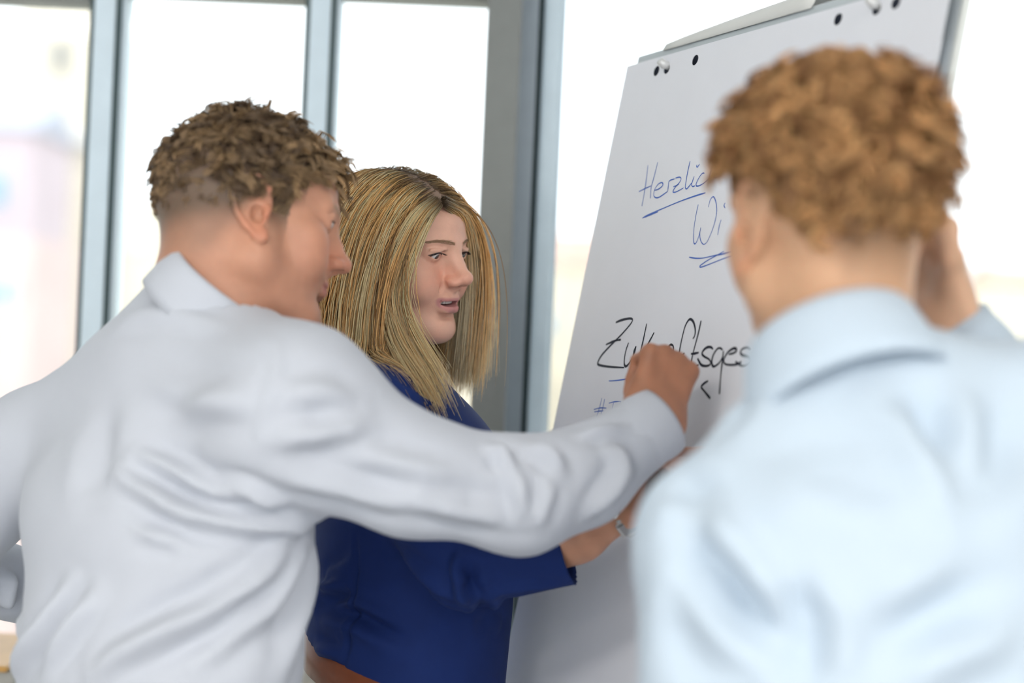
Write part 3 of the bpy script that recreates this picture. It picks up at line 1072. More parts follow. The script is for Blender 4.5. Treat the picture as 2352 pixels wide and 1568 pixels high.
def hand(S, wrist, a, n, t, curls, size=1.0, thumb=(0.6, 0.75, -0.35), tbend=0.5, spread=0.0):
    """a: wrist to knuckles, n: out of the back of the hand, t: to the thumb side; curls: three joint angles per finger"""
    a, n = nrm(a), nrm(n); n = nrm(n - a * (n @ a)); t = nrm(np.asarray(t) - a * (np.asarray(t) @ a) - n * (np.asarray(t) @ n))
    w = np.asarray(wrist, float); k = size
    S.add(ecap(w - a * .035 * k, w + a * .012 * k, t, (.028 * k, .020 * k), (.029 * k, .018 * k)), .01)
    S.add(ecap(w + a * .010 * k, w + a * .080 * k, t, (.030 * k, .016 * k), (.039 * k, .0125 * k)), .015)
    S.add(ell(w + a * .035 * k + t * .026 * k - n * .008 * k, (.030 * k, .018 * k, .016 * k), np.stack([nrm(a + .35 * t), n, t])), .015)
    L = [.086, .090, .086, .078]; off = [.0285, .0095, -.0095, -.0275]; ln = [.92, 1.0, .94, .76]
    for i in range(4):
        d = nrm(a + t * spread * (off[i] / .03))
        p = w + (a * L[i] + t * off[i]) * k + n * .001
        S.add(ell(p + n * .004 * k, (.0108 * k, .0100 * k, .0105 * k), np.stack([a, t, n])), .008)
        S.add(cap(w + a * .03 * k + t * off[i] * .7 * k + n * .004 * k, p, .009 * k, .0085 * k), .008)
        ang = 0.0
        r = (.0092 if i < 3 else .0080) * k
        for j, (l, c) in enumerate(zip((.046, .027, .021), curls[i])):
            ang += c
            q = p + (d * math.cos(ang) - n * math.sin(ang)) * l * ln[i] * k
            S.add(cap(p, q, r, r * .88), .0035)
            p, r = q, r * .90
    # thumb
    p = w + (a * .018 + t * .026 - n * .008) * k
    d = nrm(a * thumb[0] + t * thumb[1] + n * thumb[2])
    for j, (l, r0, r1) in enumerate(((.045, .0135, .0110), (.034, .0108, .0095), (.027, .0098, .0080))):
        q = p + d * l * k
        S.add(cap(p, q, r0 * k, r1 * k), .006 if j else .012)
        p = q
        d = nrm(d * math.cos(tbend) + (a * .75 - t * .45 - n * .2) * math.sin(tbend))
    return S


def hand_color(V, base, wrist):
    c = np.tile(np.asarray(base, float), (len(V), 1))
    return c * (0.97 + 0.06 * np.sin(V[:, :1] * 190 + V[:, 2:] * 150))


def collar(name, m, parent, base, up, fwd, rx, ry, stand, leaf, flare, gap=0.25, tilt=0.0, thick=0.0016, drop_front=0.0, n=72):
    up = nrm(up); fwd = nrm(np.asarray(fwd) - up * (np.asarray(fwd) @ up)); rt = np.cross(fwd, up)
    V, F = [], []
    prof_n = 9
    for i in range(n + 1):
        th = gap + (2 * PI - 2 * gap) * i / n                      # from the front, round the back
        c, s = math.cos(th), math.sin(th)
        back = (1 - c) / 2
        h = stand * (0.72 + 0.28 * back) - drop_front * (1 - back)
        lf = leaf * (1.15 - 0.25 * back)
        rad = lambda e, z: base + fwd * c * (ry + e) + rt * s * (rx + e) + up * z
        prof = [(0.002, 0), (0.000, h * .5), (0.000, h * .9), (.0015, h + .0025), (.0045, h + .0030), (.0075, h - .003), (.0075 + flare * .45, h - lf * .4), (.0075 + flare * .8, h - lf * .75), (.0075 + flare, h - lf)]
        for e, z in prof:
            V.append(rad(e, z))
    for i in range(n):
        for j in range(prof_n - 1):
            F.append((i * prof_n + j, (i + 1) * prof_n + j, (i + 1) * prof_n + j + 1, i * prof_n + j + 1))
    o = mesh_from(name, V, F, True, m, parent)
    sm = o.modifiers.new('thick', 'SOLIDIFY'); sm.thickness = thick; sm.offset = 0
    return o


def strands_mesh(name, paths, radius, cols, m, parent, sides=3, taper=0.35):
    """paths (n, k, 3); cols (n, k, 3)"""
    n, k, _ = paths.shape
    T = np.gradient(paths, axis=1)
    T /= np.linalg.norm(T, axis=2, keepdims=True) + 1e-12
    a = RNG.normal(size=(n, 1, 3))
    N = a - T * (a * T).sum(2, keepdims=True); N /= np.linalg.norm(N, axis=2, keepdims=True) + 1e-9
    Bn = np.cross(T, N)
    r = np.broadcast_to(np.asarray(radius, float).reshape(-1, 1), (n, k)) * np.interp(np.linspace(0, 1, k), [0, .15, .7, 1], [.8, 1, .9, taper])[None]
    V = np.stack([paths + r[..., None] * (N * math.cos(2 * PI * s / sides) + Bn * math.sin(2 * PI * s / sides)) for s in range(sides)], 2)
    C = np.repeat(cols[:, :, None, :], sides, 2)
    idx = np.arange(n * k * sides).reshape(n, k, sides)
    q = []
    for s in range(sides):
        s2 = (s + 1) % sides
        q.append(np.stack([idx[:, :-1, s], idx[:, :-1, s2], idx[:, 1:, s2], idx[:, 1:, s]], -1).reshape(-1, 4))
    return mesh_from(name, V.reshape(-1, 3), np.vstack(q), True, m, parent, C.reshape(-1, 3))


def scalp_points(n, accept):
    """random roots on the skull (head space) with outward normals"""
    out, nn = [], []
    while sum(map(len, out)) < n:
        d = RNG.normal(size=(4000, 3)); d /= np.linalg.norm(d, axis=1)[:, None]
        p = np.array([0, -.012, .044]) + d * np.array([.0755, .100, .086])
        m = accept(p)
        out.append(p[m]); g = d / np.array([.0755, .100, .086]); g /= np.linalg.norm(g, axis=1)[:, None]; nn.append(g[m])
    return np.vstack(out)[:n], np.vstack(nn)[:n]


def legs_and_shoes(person, hip, fwd, m_tr, m_shoe, width=0.095, top=None, waist=(0.155, 0.115), belt_z=None):
    """trousers and shoes under a body that ends at the hip"""
    fwd = nrm(fwd); rt = np.cross(fwd, [0, 0, 1.0])
    S = Sdf()
    hz = hip[2]
    S.add(ecap(hip + np.array([0, 0, .0]), hip - np.array([0, 0, .10]), rt, waist, (waist[0] * 1.05, waist[1] * 1.05)), .02)
    for s in (-1, 1):
        a = hip + rt * s * .09 - np.array([0, 0, .12]); k = np.array([a[0], a[1], hz * .5]) + fwd * .02 + rt * s * .01
        b = np.array([a[0], a[1], .09]) + rt * s * .02 - fwd * .01
        S.add(cap(a, k, .090, .068), .04); S.add(cap(k, b, .066, .055), .03)
    V, F = skin_mesh(S, np.array([hip[0] - .35, hip[1] - .35, 0.04]), np.array([hip[0] + .35, hip[1] + .35, hz + .2]), .014, 1)
    V, F, _ = crop(V, F, (V[:, 2] > .05) & (V[:, 2] < hz + .04))
    mesh_from('trousers', V, F, True, m_tr, person)
    for s in (-1, 1):
        b = np.array([hip[0], hip[1], .0]) + rt * s * .12
        S = Sdf()
        S.add(ecap(b + np.array([0, 0, .045]) - fwd * .05, b + np.array([0, 0, .035]) + fwd * .15, rt, (.040, .042), (.045, .032)), .02)
        S.add(cap(b + np.array([0, 0, .05]) - fwd * .04, b + np.array([0, 0, .10]) - fwd * .04, .042, .045), .02)
        V, F = skin_mesh(S, b - .3, b + np.array([.3, .3, .2]), .010, 1)
        V[:, 2] = np.maximum(V[:, 2], 0.002)
        mesh_from('shoe', V, F, True, m_shoe, person)


def merged(name, parts, m, parent):
    """several skinned pieces of one body in a single mesh; parts: (V, F, colour)"""
    V = np.vstack([p[0] for p in parts]); C = np.vstack([p[2] for p in parts])
    b, Fs = 0, []
    for p in parts:
        Fs.append(p[1] + b); b += len(p[0])
    return mesh_from(name, V, np.vstack(Fs), True, m, parent, C)
# ------------------------------------------------------------------ the man on the left, reaching for the board
M_shirt_w = mat('white_shirt_cotton', (0.60, 0.625, 0.695), 0.85, var=0.015, scale=20, bump=0.05, bscale=700, sheen=0.1, trans=0.10)
M_shirt_b = mat('light_blue_shirt_cotton', (0.60, 0.70, 0.81), 0.85, var=0.015, scale=20, bump=0.05, bscale=700, sheen=0.1, trans=0.10)
M_navy = mat('navy_jersey', (0.009, 0.027, 0.135), 0.8, var=0.06, scale=40, bump=0.05, bscale=800, spec=0.25)
M_hair = mat('hair', (1, 1, 1), 0.42, var=0.12, scale=300, attr=True, spec=0.45, trans=0.35)
M_trd = mat('dark_trousers', (0.03, 0.035, 0.05), 0.85, var=0.1)
M_trc = mat('cream_trousers', (0.68, 0.62, 0.54), 0.85, var=0.06)
M_shoe = mat('black_leather', (0.02, 0.02, 0.02), 0.4)

lm = tag(empty('person', (P(360, 1560, 1.95)[0], 1.95, 0)), 'person in a white shirt with short wavy light brown hair, reaching towards the flipchart', 'person')
LYAW = 50
lf = np.array([math.cos(math.radians(LYAW)), math.sin(math.radians(LYAW)), 0]); lr = np.array([lf[1], -lf[0], 0])


def leftman_shirt():
    S = Sdf()
    A = S.add
    top, mid, low, bot = P(450, 930, 1.98), P(375, 1200, 1.98), P(365, 1500, 1.96), P(350, 1750, 1.95)
    A(ecap(top, mid, lr, (.150, .095), (.188, .112)), .04)
    A(ecap(mid, low, lr, (.188, .112), (.172, .112)), .04)
    A(ecap(low, bot, lr, (.172, .112), (.165, .115)), .04)
    nb = P(455, 770, 1.99)
    A(cap(P(470, 735, 1.985), P(430, 840, 1.99), .056, .075), .03)
    A(cap(nb, P(80, 1025, 2.13), .054, .060), .05)                # left shoulder
    A(cap(P(80, 1025, 2.13), P(-150, 1290, 2.17), .062, .054), .03)   # left upper arm
    A(cap(P(-150, 1290, 2.17), P(250, 1400, 2.40), .050, .042), .03)
    A(cap(nb, P(660, 930, 1.87), .056, .078), .05)                # right shoulder
    sh, mu, el_, fo, cu = P(690, 965, 1.86), P(940, 1090, 1.87), P(1195, 1137, 1.90), P(1335, 1095, 1.93), P(1475, 995, 1.96)
    A(cap(sh, mu, .086, .0575), .05)
    A(cap(mu, el_, .0575, .0575), .03)
    A(cap(el_, fo, .0575, .0490), .025)
    A(cap(fo, cu, .0490, .0400), .025)
    return S


S = leftman_shirt()
lo = np.minimum(P(-130, 600, 1.9), P(-130, 1800, 2.3)) - np.array([.1, .35, .1]); hi = np.array([P(1520, 900, 1.96)[0] + .06, 2.50, P(500, 620, 2)[2] + .06])
lo[1] = 1.60
V, F = skin_mesh(S, lo, hi, .0058, 2)
STR = [
 ([(260,1075),(330,1125),(430,1175),(530,1195),(650,1205),(745,1208)], .0075, .010),
 ([(300,1040),(400,1080),(480,1125),(560,1150),(640,1160)], .0065, .009),
 ([(490,1110),(560,1120),(610,1140),(660,1165)], .005, .008),
 ([(310,1215),(380,1235),(440,1245)], .004, .008),
 ([(690,1225),(620,1310),(520,1380),(400,1440),(280,1500),(200,1560)], .0085, .012),
 ([(720,1230),(640,1370),(540,1450),(430,1530)], .006, .011),
 ([(745,1220),(690,1400),(640,1568)], .005, .012),
 ([(170,1330),(110,1420),(60,1500),(30,1568)], .007, .011),
 ([(30,1290),(15,1380),(30,1450)], .006, .009),
 ([(230,1350),(160,1440),(90,1540)], .006, .011),
 ([(400,960),(480,935),(560,930),(600,940)], .004, .012),
 ([(330,880),(450,905),(560,890),(610,880)], .003, .014),
 ([(620,1010),(700,1000),(780,985),(860,985)], .005, .011),
 ([(640,910),(740,905),(830,935)], .0035, .013),
 ([(640,1090),(740,1110),(850,1140),(960,1170)], .005, .012),
 ([(780,1050),(880,1060),(1000,1090),(1060,1110)], .004, .012),
 ([(900,1120),(1000,1160),(1100,1180),(1180,1200)], .005, .011),
 ([(1125,1020),(1160,1050),(1175,1085)], .006, .007),
 ([(1215,1015),(1265,1050),(1290,1090)], .006, .008),
 ([(1180,1080),(1200,1140),(1215,1210)], .005, .009),
 ([(1270,1100),(1250,1160),(1240,1220)], .004, .008),
 ([(1400,1010),(1430,1070),(1400,1130),(1350,1190)], .0065, .009),
 ([(1330,1000),(1380,990),(1440,985)], .005, .007),
 ([(250,760),(330,720),(420,725),(520,760)], .002, .010),
 ([(240,930),(225,1050),(215,1150)], -.004, .020),
 ([(600,760),(640,830),(600,960),(590,1080)], .0012, .006),
]
V = folds(V, F, [(p, h * 2.6, w * .85) for p, h, w in STR])
V = lap(V, F, .3)
# open ends: neck hole and cuff
cu, fo = P(1475, 995, 1.96), P(1335, 1095, 1.93)
ad = nrm(cu - fo)
nb = P(505, 660, 1.985)
nu_ = nrm(P(570, 570, 1.97) - P(430, 760, 1.99))
V, F = cut(V, F, cu + ad * .012, ad, (V - fo) @ ad > 0)
V, F = cut(V, F, nb + nu_ * .004, nu_, np.linalg.norm(V - nb, axis=1) < .085)
V, F = cut(V, F, P(360, 1720, 1.95), np.array([0, 0, -1.0]))
o = mesh_from('shirt', V, F, True, M_shirt_w, lm)
# cuff
cy, up_ = [], []
cpts = [cu - ad * .032, cu - ad * .030, cu + ad * .020, cu + ad * .026, cu + ad * .024, cu - ad * .01]
crad = [.0385, .0412, .0405, .0395, .0375, .0365]
mb = MB(); mb.tube(cpts, crad, 40, cap=False)
mb.build('cuff', M_shirt_w, lm, smooth=True)
collar('collar', M_shirt_w, lm, P(500, 732, 1.985), nrm(P(560, 570, 1.97) - P(432, 760, 1.99)), lf * .75 + np.array([.45, 0, 0]), .062, .076, .043, .052, .008, gap=.24)

# body: head, neck, hand
LR = head_axes(17, 11, -15)
lface = Face(LR, size=.96, short=.97, tall=.96, lid=.9, fem=0, jaw=1.05).at(P(574, 526, 2.0))
Sn = Sdf()
hb = lface.to_world((0, -.030, -.045))[0]
Sn.add(ecap(hb, P(455, 775, 1.99), LR[0], (.054, .060), (.062, .066)), .03)
jb = lface.to_world((0, .01, -.075))[0]
Sn.add(cap(jb, P(520, 775, 1.97), .040, .050), .03)
f = union(lface, Sn, k=.025)
HV, HF = skin_mesh(f, lface.c - np.array([.16, .16, .23]), lface.c + .16, .0021, 1)
L = lface.to_local(HV)
BASE_L = (0.57, 0.285, 0.185)
C = head_colors(L, BASE_L, lips=(.46, .17, .16), brow=(.33, .20, .11), stubble=.35, brow_w=1.15)


def left_hairline(p):
    """>0 where hair grows"""
    x, y, z = p.T
    nape = -.055 + .075 * sstep(-.060, .000, y)
    side = z - np.where(y < 0, nape, .020 + .55 * y)
    front = np.where(y > .045, z - .080, 1.0)
    burn = np.where((y > .008) & (y < .030) & (np.abs(x) > .05), z + .016, -1.0)
    return np.maximum(np.minimum(side, front), burn)


w = sstep(-.034, .022, left_hairline(L)) * (L[:, 1] < .10) * (1 - sstep(.078, .082, np.abs(L[:, 0])))
fade = sstep(-.022, .012, L[:, 2] + .30 * np.maximum(-L[:, 1] - .02, 0))
C = C * (1 - (w * (.50 + .50 * fade))[:, None]) + np.array([.145, .092, .06]) * (w * (.50 + .50 * fade))[:, None]
# hand closed on the pen, seen from its back
Sh = Sdf()
wr = P(1506, 975, 1.965)
hd = P(1538, 830, 1.985) - wr
hand(Sh, wr, hd, np.array([.28, -.94, .18]), -(P(1605, 886, 1.99) - P(1484, 800, 1.97)), [(1.60, 1.3, .6), (1.65, 1.45, .6), (1.65, 1.5, .6), (1.65, 1.5, .6)], size=.86, thumb=(.70, -.15, -1.0), tbend=.4)
Sh.add(cap(P(1440, 1020, 1.95), wr, .030, .028), .02)
WV, WF = skin_mesh(Sh, wr - .15, wr + .16, .0021, 1)
Ch = hand_color(WV, (0.43, 0.19, 0.11), wr)
# the rest of the body under the shirt
Sb = leftman_shirt()
BV, BF = skin_mesh(lambda Q: Sb(Q) + .034, lo, hi, .014, 1)
BV, BF, _ = crop(BV, BF, np.linalg.norm(BV - P(505, 660, 1.985), axis=1) > .10)
merged('body', [(HV, HF, C), (WV, WF, Ch), (BV, BF, np.tile(BASE_L, (len(BV), 1)))], M_skin, lm)
eyes(lm, LR * .96, lface.c, look=(0, -.35))
for s_ in (-1, 1):
    lash_line(lface, lm, s_, M_lash, .0011)

# hair: wavy locks on top, clipped short at the sides and nape
def hair_left():
    acc = lambda p: (left_hairline(p) > 0) & (p[:, 1] < .095)
    p, n = scalp_points(15500, acc)
    x, y, z = p.T
    topw = sstep(-.004, .040, z + .30 * np.maximum(-y - .02, 0) - .02 * sstep(-.03, .03, y))
    ln = .008 + (.014 + .014 * sstep(-.09, -.02, y)) * topw + .024 * sstep(.03, .085, y) * topw
    K = 6
    ncl = 1100
    ci = RNG.choice(len(p), ncl, replace=False)
    d2 = ((p[:, None, :] - p[ci][None]) ** 2).sum(2)
    cl = d2.argmin(1)
    cdir = RNG.normal(size=(ncl, 3)) * .5
    ph = RNG.uniform(0, 6.28, ncl)
    comb = np.stack([np.where(x > 0, .25, -.25), .55 + .0 * y, -.25 + 0 * y], 1)
    back = sstep(-.02, -.08, y)
    comb = comb * (1 - back[:, None]) + np.array([0, -.35, -.75]) * back[:, None]
    sidew = (1 - topw)
    comb = comb * (1 - sidew[:, None]) + np.array([0, -.25, -.9]) * sidew[:, None]
    comb = comb - n * (comb * n).sum(1, keepdims=True)
    d0 = n * (.75 * topw + .30)[:, None] + comb * .8 + cdir[cl] * (topw * .8 + .1)[:, None]
    d0 /= np.linalg.norm(d0, axis=1)[:, None]
    paths = np.zeros((len(p), K, 3)); paths[:, 0] = p
    q = p.copy(); d = d0.copy()
    side = np.cross(n, d0); side /= np.linalg.norm(side, axis=1)[:, None] + 1e-9
    for i in range(1, K):
        t = i / (K - 1)
        wob = side * (np.sin(ph[cl] + t * 5.5) * .75 * topw)[:, None] + n * (np.cos(ph[cl] * 1.7 + t * 5.0) * .4 * topw)[:, None]
        dd = d + wob + comb * .5 * t
        dd -= n * (t * .75)[..., None] if np.ndim(t) else n * (t * .75)
        dd /= np.linalg.norm(dd, axis=1)[:, None]
        q = q + dd * (ln / (K - 1))[:, None]
        # gather to the lock, stay off the skull
        tip = (q[ci] )[cl]
        q = q + (tip - q) * (.05 * t * topw)[:, None]
        e = (q - np.array([0, -.012, .044])) / np.array([.0765, .101, .087])
        r = np.linalg.norm(e, axis=1)
        m = r < 1
        q[m] = np.array([0, -.012, .044]) + (e[m] / r[m][:, None]) * np.array([.0765, .101, .087])
        paths[:, i] = q
    W = lface.to_world(paths.reshape(-1, 3)).reshape(paths.shape)
    g = RNG.uniform(0, 1, ncl)[cl] ** 1.3 * .7 + RNG.uniform(0, 1, len(p)) * .3
    dark, lite = np.array([.105, .068, .052]), np.array([.70, .46, .24])
    frontw = sstep(-.01, .07, y) * .35
    base = dark[None] + (lite - dark)[None] * np.clip(g * .8 + frontw, 0, 1)[:, None]
    cols = base[:, None, :] * np.linspace(.75, 1.15, K)[None, :, None]
    rad = .00042 + .00022 * topw
    strands_mesh('hair', W, rad, cols, M_hair, lm)


hair_left()
legs_and_shoes(lm, P(352, 1740, 1.95), lf, M_trd, M_shoe)
# ------------------------------------------------------------------ the woman in navy beside the board
wm = tag(empty('person', (P(930, 1560, 2.28)[0], 2.28, 0)), 'person with long straight blonde hair in a navy top, smiling down at the flipchart', 'person')
wf = np.array([math.cos(math.radians(6)), math.sin(math.radians(6)), 0]); wrt = np.array([wf[1], -wf[0], 0])


def woman_top():
    S = Sdf(); A = S.add
    a, b, c, d, e_ = P(880, 930, 2.28), P(950, 1120, 2.28), P(945, 1290, 2.28), P(935, 1430, 2.28), P(925, 1680, 2.28)
    A(ecap(a, b, wrt, (.135, .082), (.160, .108)), .04)
    A(ecap(b, c, wrt, (.160, .112), (.152, .116)), .04)
    A(ecap(c, d, wrt, (.152, .116), (.150, .116)), .04)
    A(ecap(d, e_, wrt, (.150, .116), (.172, .128)), .04)
    for s in (-1, 1):                                           # bust
        A(ell(P(1030, 1150, 2.28) + wrt * s * .062, (.060, .058, .062)), .05)
    A(cap(P(850, 895, 2.27), P(850, 975, 2.135), .046, .056), .04)   # near shoulder
    A(cap(P(850, 895, 2.27), P(880, 950, 2.43), .046, .054), .04)    # far shoulder
    sh, el_, en = P(855, 970, 2.13), P(1070, 1298, 2.075), P(1320, 1262, 2.06)
    A(cap(sh, el_, .060, .0470), .03)
    A(cap(el_, en, .0470, .0385), .018)
    s2, e2_, n2 = P(890, 960, 2.43), P(1010, 1290, 2.46), P(1130, 1240, 2.40)
    A(cap(s2, e2_, .058, .047), .03); A(cap(e2_, n2, .046, .04), .02)
    return S


S = woman_top()
lo = np.array([P(690, 800, 2.3)[0] - .08, 1.97, P(900, 1700, 2.28)[2] - .02]); hi = np.array([P(1340, 900, 2.1)[0] + .03, 2.56, P(850, 760, 2.2)[2] + .06])
V, F = skin_mesh(S, lo, hi, .0046, 2)
STR = [
 ([(905,1245),(960,1310),(1020,1360),(1085,1390)], .003, .008),
 ([(1065,1262),(1050,1300),(1055,1350),(1075,1385)], .006, .006),
 ([(1090,1300),(1085,1340),(1100,1375)], -.004, .006),
 ([(1297,1345),(1200,1352),(1110,1372)], .002, .006),
 ([(735,1350),(770,1345),(810,1320)], .005, .006),
 ([(730,1372),(790,1372),(825,1368)], -.005, .006),
 ([(725,1395),(800,1405),(870,1440),(930,1470)], -.006, .007),
 ([(740,1330),(780,1310),(815,1290)], .004, .006),
 ([(720,1490),(760,1500),(790,1500)], .004, .006),
 ([(1125,1370),(1140,1395),(1145,1440)], .003, .006),
 ([(1105,1372),(1110,1400),(1105,1440)], -.003, .006),
 ([(870,860),(900,880),(950,920),(1000,970)], .004, .007),
 ([(850,850),(890,845),(930,870),(970,900)], -.003, .006),
 ([(760,800),(800,830),(845,855)], .002, .005),
 ([(930,890),(980,930),(1030,980)], .004, .005),
 ([(817,1220),(820,1300),(812,1380),(800,1480),(785,1545)], -.0022, .0028),
]
V = folds(V, F, [(p, h * 2.4, w) for p, h, w in STR])
V = lap(V, F, .25)
en, el_ = P(1300, 1264, 2.06), P(1070, 1298, 2.075)
ad = nrm(en - el_); ad = nrm(ad + np.array([.0, 0, .12]))
nk = P(862, 800, 2.27)
V, F = cut(V, F, en, ad, np.linalg.norm(V - en, axis=1) < .10, .0046)
# hem: rises towards the back
hem = P(780, 1545, 2.2)
V, F = cut(V, F, hem, nrm([-.85, 0, -1.0]), None, .0046)
V, F = cut(V, F, P(900, 1640, 2.28), np.array([0, 0, -1.0]), None, .0046)
o = mesh_from('top', V, F, True, M_navy, wm)
sm = o.modifiers.new('thick', 'SOLIDIFY'); sm.thickness = .0014; sm.offset = -1

# body
WR = head_axes(-31, 7.5, 5)
wface = Face(WR, size=.93, short=.92, tall=.88, lid=.64, fem=1.0, mouth=1.35, jaw=.95, nose=1.0, ears=False).at(P(912, 592, 2.32))
Sn = Sdf()
hb = wface.to_world((0, -.040, -.045))[0]
nb = P(838, 850, 2.28)
Sn.add(ecap(hb, nb, WR[0], (.047, .048), (.052, .052)), .03)
jb = wface.to_world((0, -.020, -.06))[0]
Sn.add(cap(jb, nb + wf * .01, .028, .040), .02)
Sn.add(cap(nb, P(850, 935, 2.17), .038, .036), .04); Sn.add(cap(nb, P(880, 920, 2.40), .038, .036), .04)
Sn.add(ecap(nb - np.array([0, 0, .03]), P(910, 990, 2.28), wrt, (.08, .05), (.10, .06)), .04)
f = union(wface, Sn, k=.014)
HV, HF = skin_mesh(f, wface.c - np.array([.19, .19, .24]), wface.c + np.array([.15, .19, .15]), .0017, 1)
# keep only what is not under the navy top
L = wface.to_local(HV)
BASE_W = (0.77, 0.445, 0.330)
C = head_colors(L, BASE_W, lips=(.55, .22, .22), brow=(.34, .19, .10), fem=1, mouth=1.35, blush=.45, brow_w=.24)


def woman_hairline(p):
    x, y, z = p.T
    h1 = np.where(z > .02, .074 - .30 * np.abs(x) + (z - .09) * .45 - y, .000 - y)
    return np.minimum(h1, z + .05)


w = sstep(-.009, .001, woman_hairline(L)) * (L[:, 2] > -.04)
C = C * (1 - .9 * w[:, None]) + np.array([.16, .10, .06]) * (.9 * w[:, None])
# forearm and hand
Sh = Sdf()
elb, wr = P(1225, 1272, 2.065), P(1428, 1168, 2.045)
Sh.add(cap(elb, P(1330, 1226, 2.05), .029, .0275), .02)
Sh.add(cap(P(1330, 1226, 2.05), wr, .0275, .0215), .02)
hand(Sh, wr, P(1530, 1100, 1.98) - wr, np.array([-.45, -.75, .5]), np.array([-.5, .3, .8]), [(.9, 1.1, .6), (1.1, 1.2, .6), (1.2, 1.2, .6), (1.2, 1.2, .6)], size=.86, thumb=(.8, .5, -.4))
AV, AF = skin_mesh(Sh, np.minimum(elb, wr) - .06, np.maximum(elb, wr) + np.array([.20, .10, .16]), .0022, 1)
Ca = hand_color(AV, (0.60, 0.30, 0.19), wr)
Sb = woman_top()
BV, BF = skin_mesh(lambda Q: Sb(Q) + .030, lo, hi, .014, 1)
BV, BF, _ = crop(BV, BF, np.linalg.norm(BV - nb, axis=1) > .13)
merged('body', [(HV, HF, C), (AV, AF, Ca), (BV, BF, np.tile(BASE_W, (len(BV), 1)))], M_skin, wm)
M_teeth = mat('teeth', (0.86, 0.83, 0.78), 0.25, var=0.02)
# eyes
for ch in ():
    pass


def scaled_eyes(parent, face, iris, look):
    R0, c0 = face.R, face.c
    eyes(parent, R0 * face.size, c0, iris, look)


scaled_eyes(wm, wface, (0.05, 0.05, 0.055), (-.12, -.50))
# upper teeth
mb = MB()
for i in range(-4, 5):
    a = i * .0058
    yy = .0882 - 19 * a * a
    q = wface.to_world([(a - .0027, yy - .004, -.0548), (a + .0027, yy - .004, -.0548), (a + .0027, yy, -.0548), (a - .0027, yy, -.0548), (a - .0027, yy - .004, -.047), (a + .0027, yy - .004, -.047), (a + .0027, yy, -.047), (a - .0027, yy, -.047)])
    mb.add(q, [(3, 2, 1, 0), (4, 5, 6, 7), (0, 1, 5, 4), (1, 2, 6, 5), (2, 3, 7, 6), (3, 0, 4, 7)])
mb.build('teeth', M_teeth, wm, bevel=.0006)
# lashes and brow hairs
for s in (-1, 1):
    ls = []
    for i in range(46):
        t = i / 45.0
        x = s * (.0205 + .0245 * t)
        z = .0165 + .0048 * math.sin(PI * min(1, t * .9 + .08)) - .0010 * t
        y = .0875 - .006 * t * t - .0005
        d = nrm([s * (.35 * t - .1), .75, -.22 + .1 * random.random()])
        p = np.array([x, y, z])
        ls.append([p, p + d * .0035, p + d * .0065 + np.array([0, 0, .0012])])
    ls = np.array(ls)
    Wl = wface.to_world(ls.reshape(-1, 3)).reshape(ls.shape)
    lash_line(wface, wm, s, M_lash)
    strands_mesh('eyelash', Wl, np.full(len(Wl), .00030), np.full(Wl.shape, .03), M_lash, wm)
bs = []
for s in (-1, 1):
    for i in range(140):
        t = random.random()
        bx = -1 + 2 * t
        x = s * (.030 + .021 * bx); z = .0378 - .0032 * bx ** 2 - .0002 * bx + random.gauss(0, .0013) * (1 - .4 * t)
        y = .0905 - 5.5 * max(0, abs(x) - .012) ** 2 * 2.4
        p = np.array([x, y + .0012, z]); d = nrm([s * .9, -.25, .25 - .5 * t])
        bs.append([p - np.array([0, .002, 0]), p + d * .003, p + d * .006 - np.array([0, .001, 0])])
bs = np.array(bs)
# seat the brow hairs on the skin
for k_ in range(3):
    for it in range(4):
        Lq = bs[:, k_].astype(np.float32); dv = wface.S(Lq)
        bs[:, k_, 1] -= (dv - .0004) * 1.0
Wb = wface.to_world(bs.reshape(-1, 3)).reshape(bs.shape)
strands_mesh('eyebrows', Wb, np.full(len(Wb), .00022), np.tile(np.array([.48, .30, .18]), (len(Wb), 3, 1)), M_hair, wm)


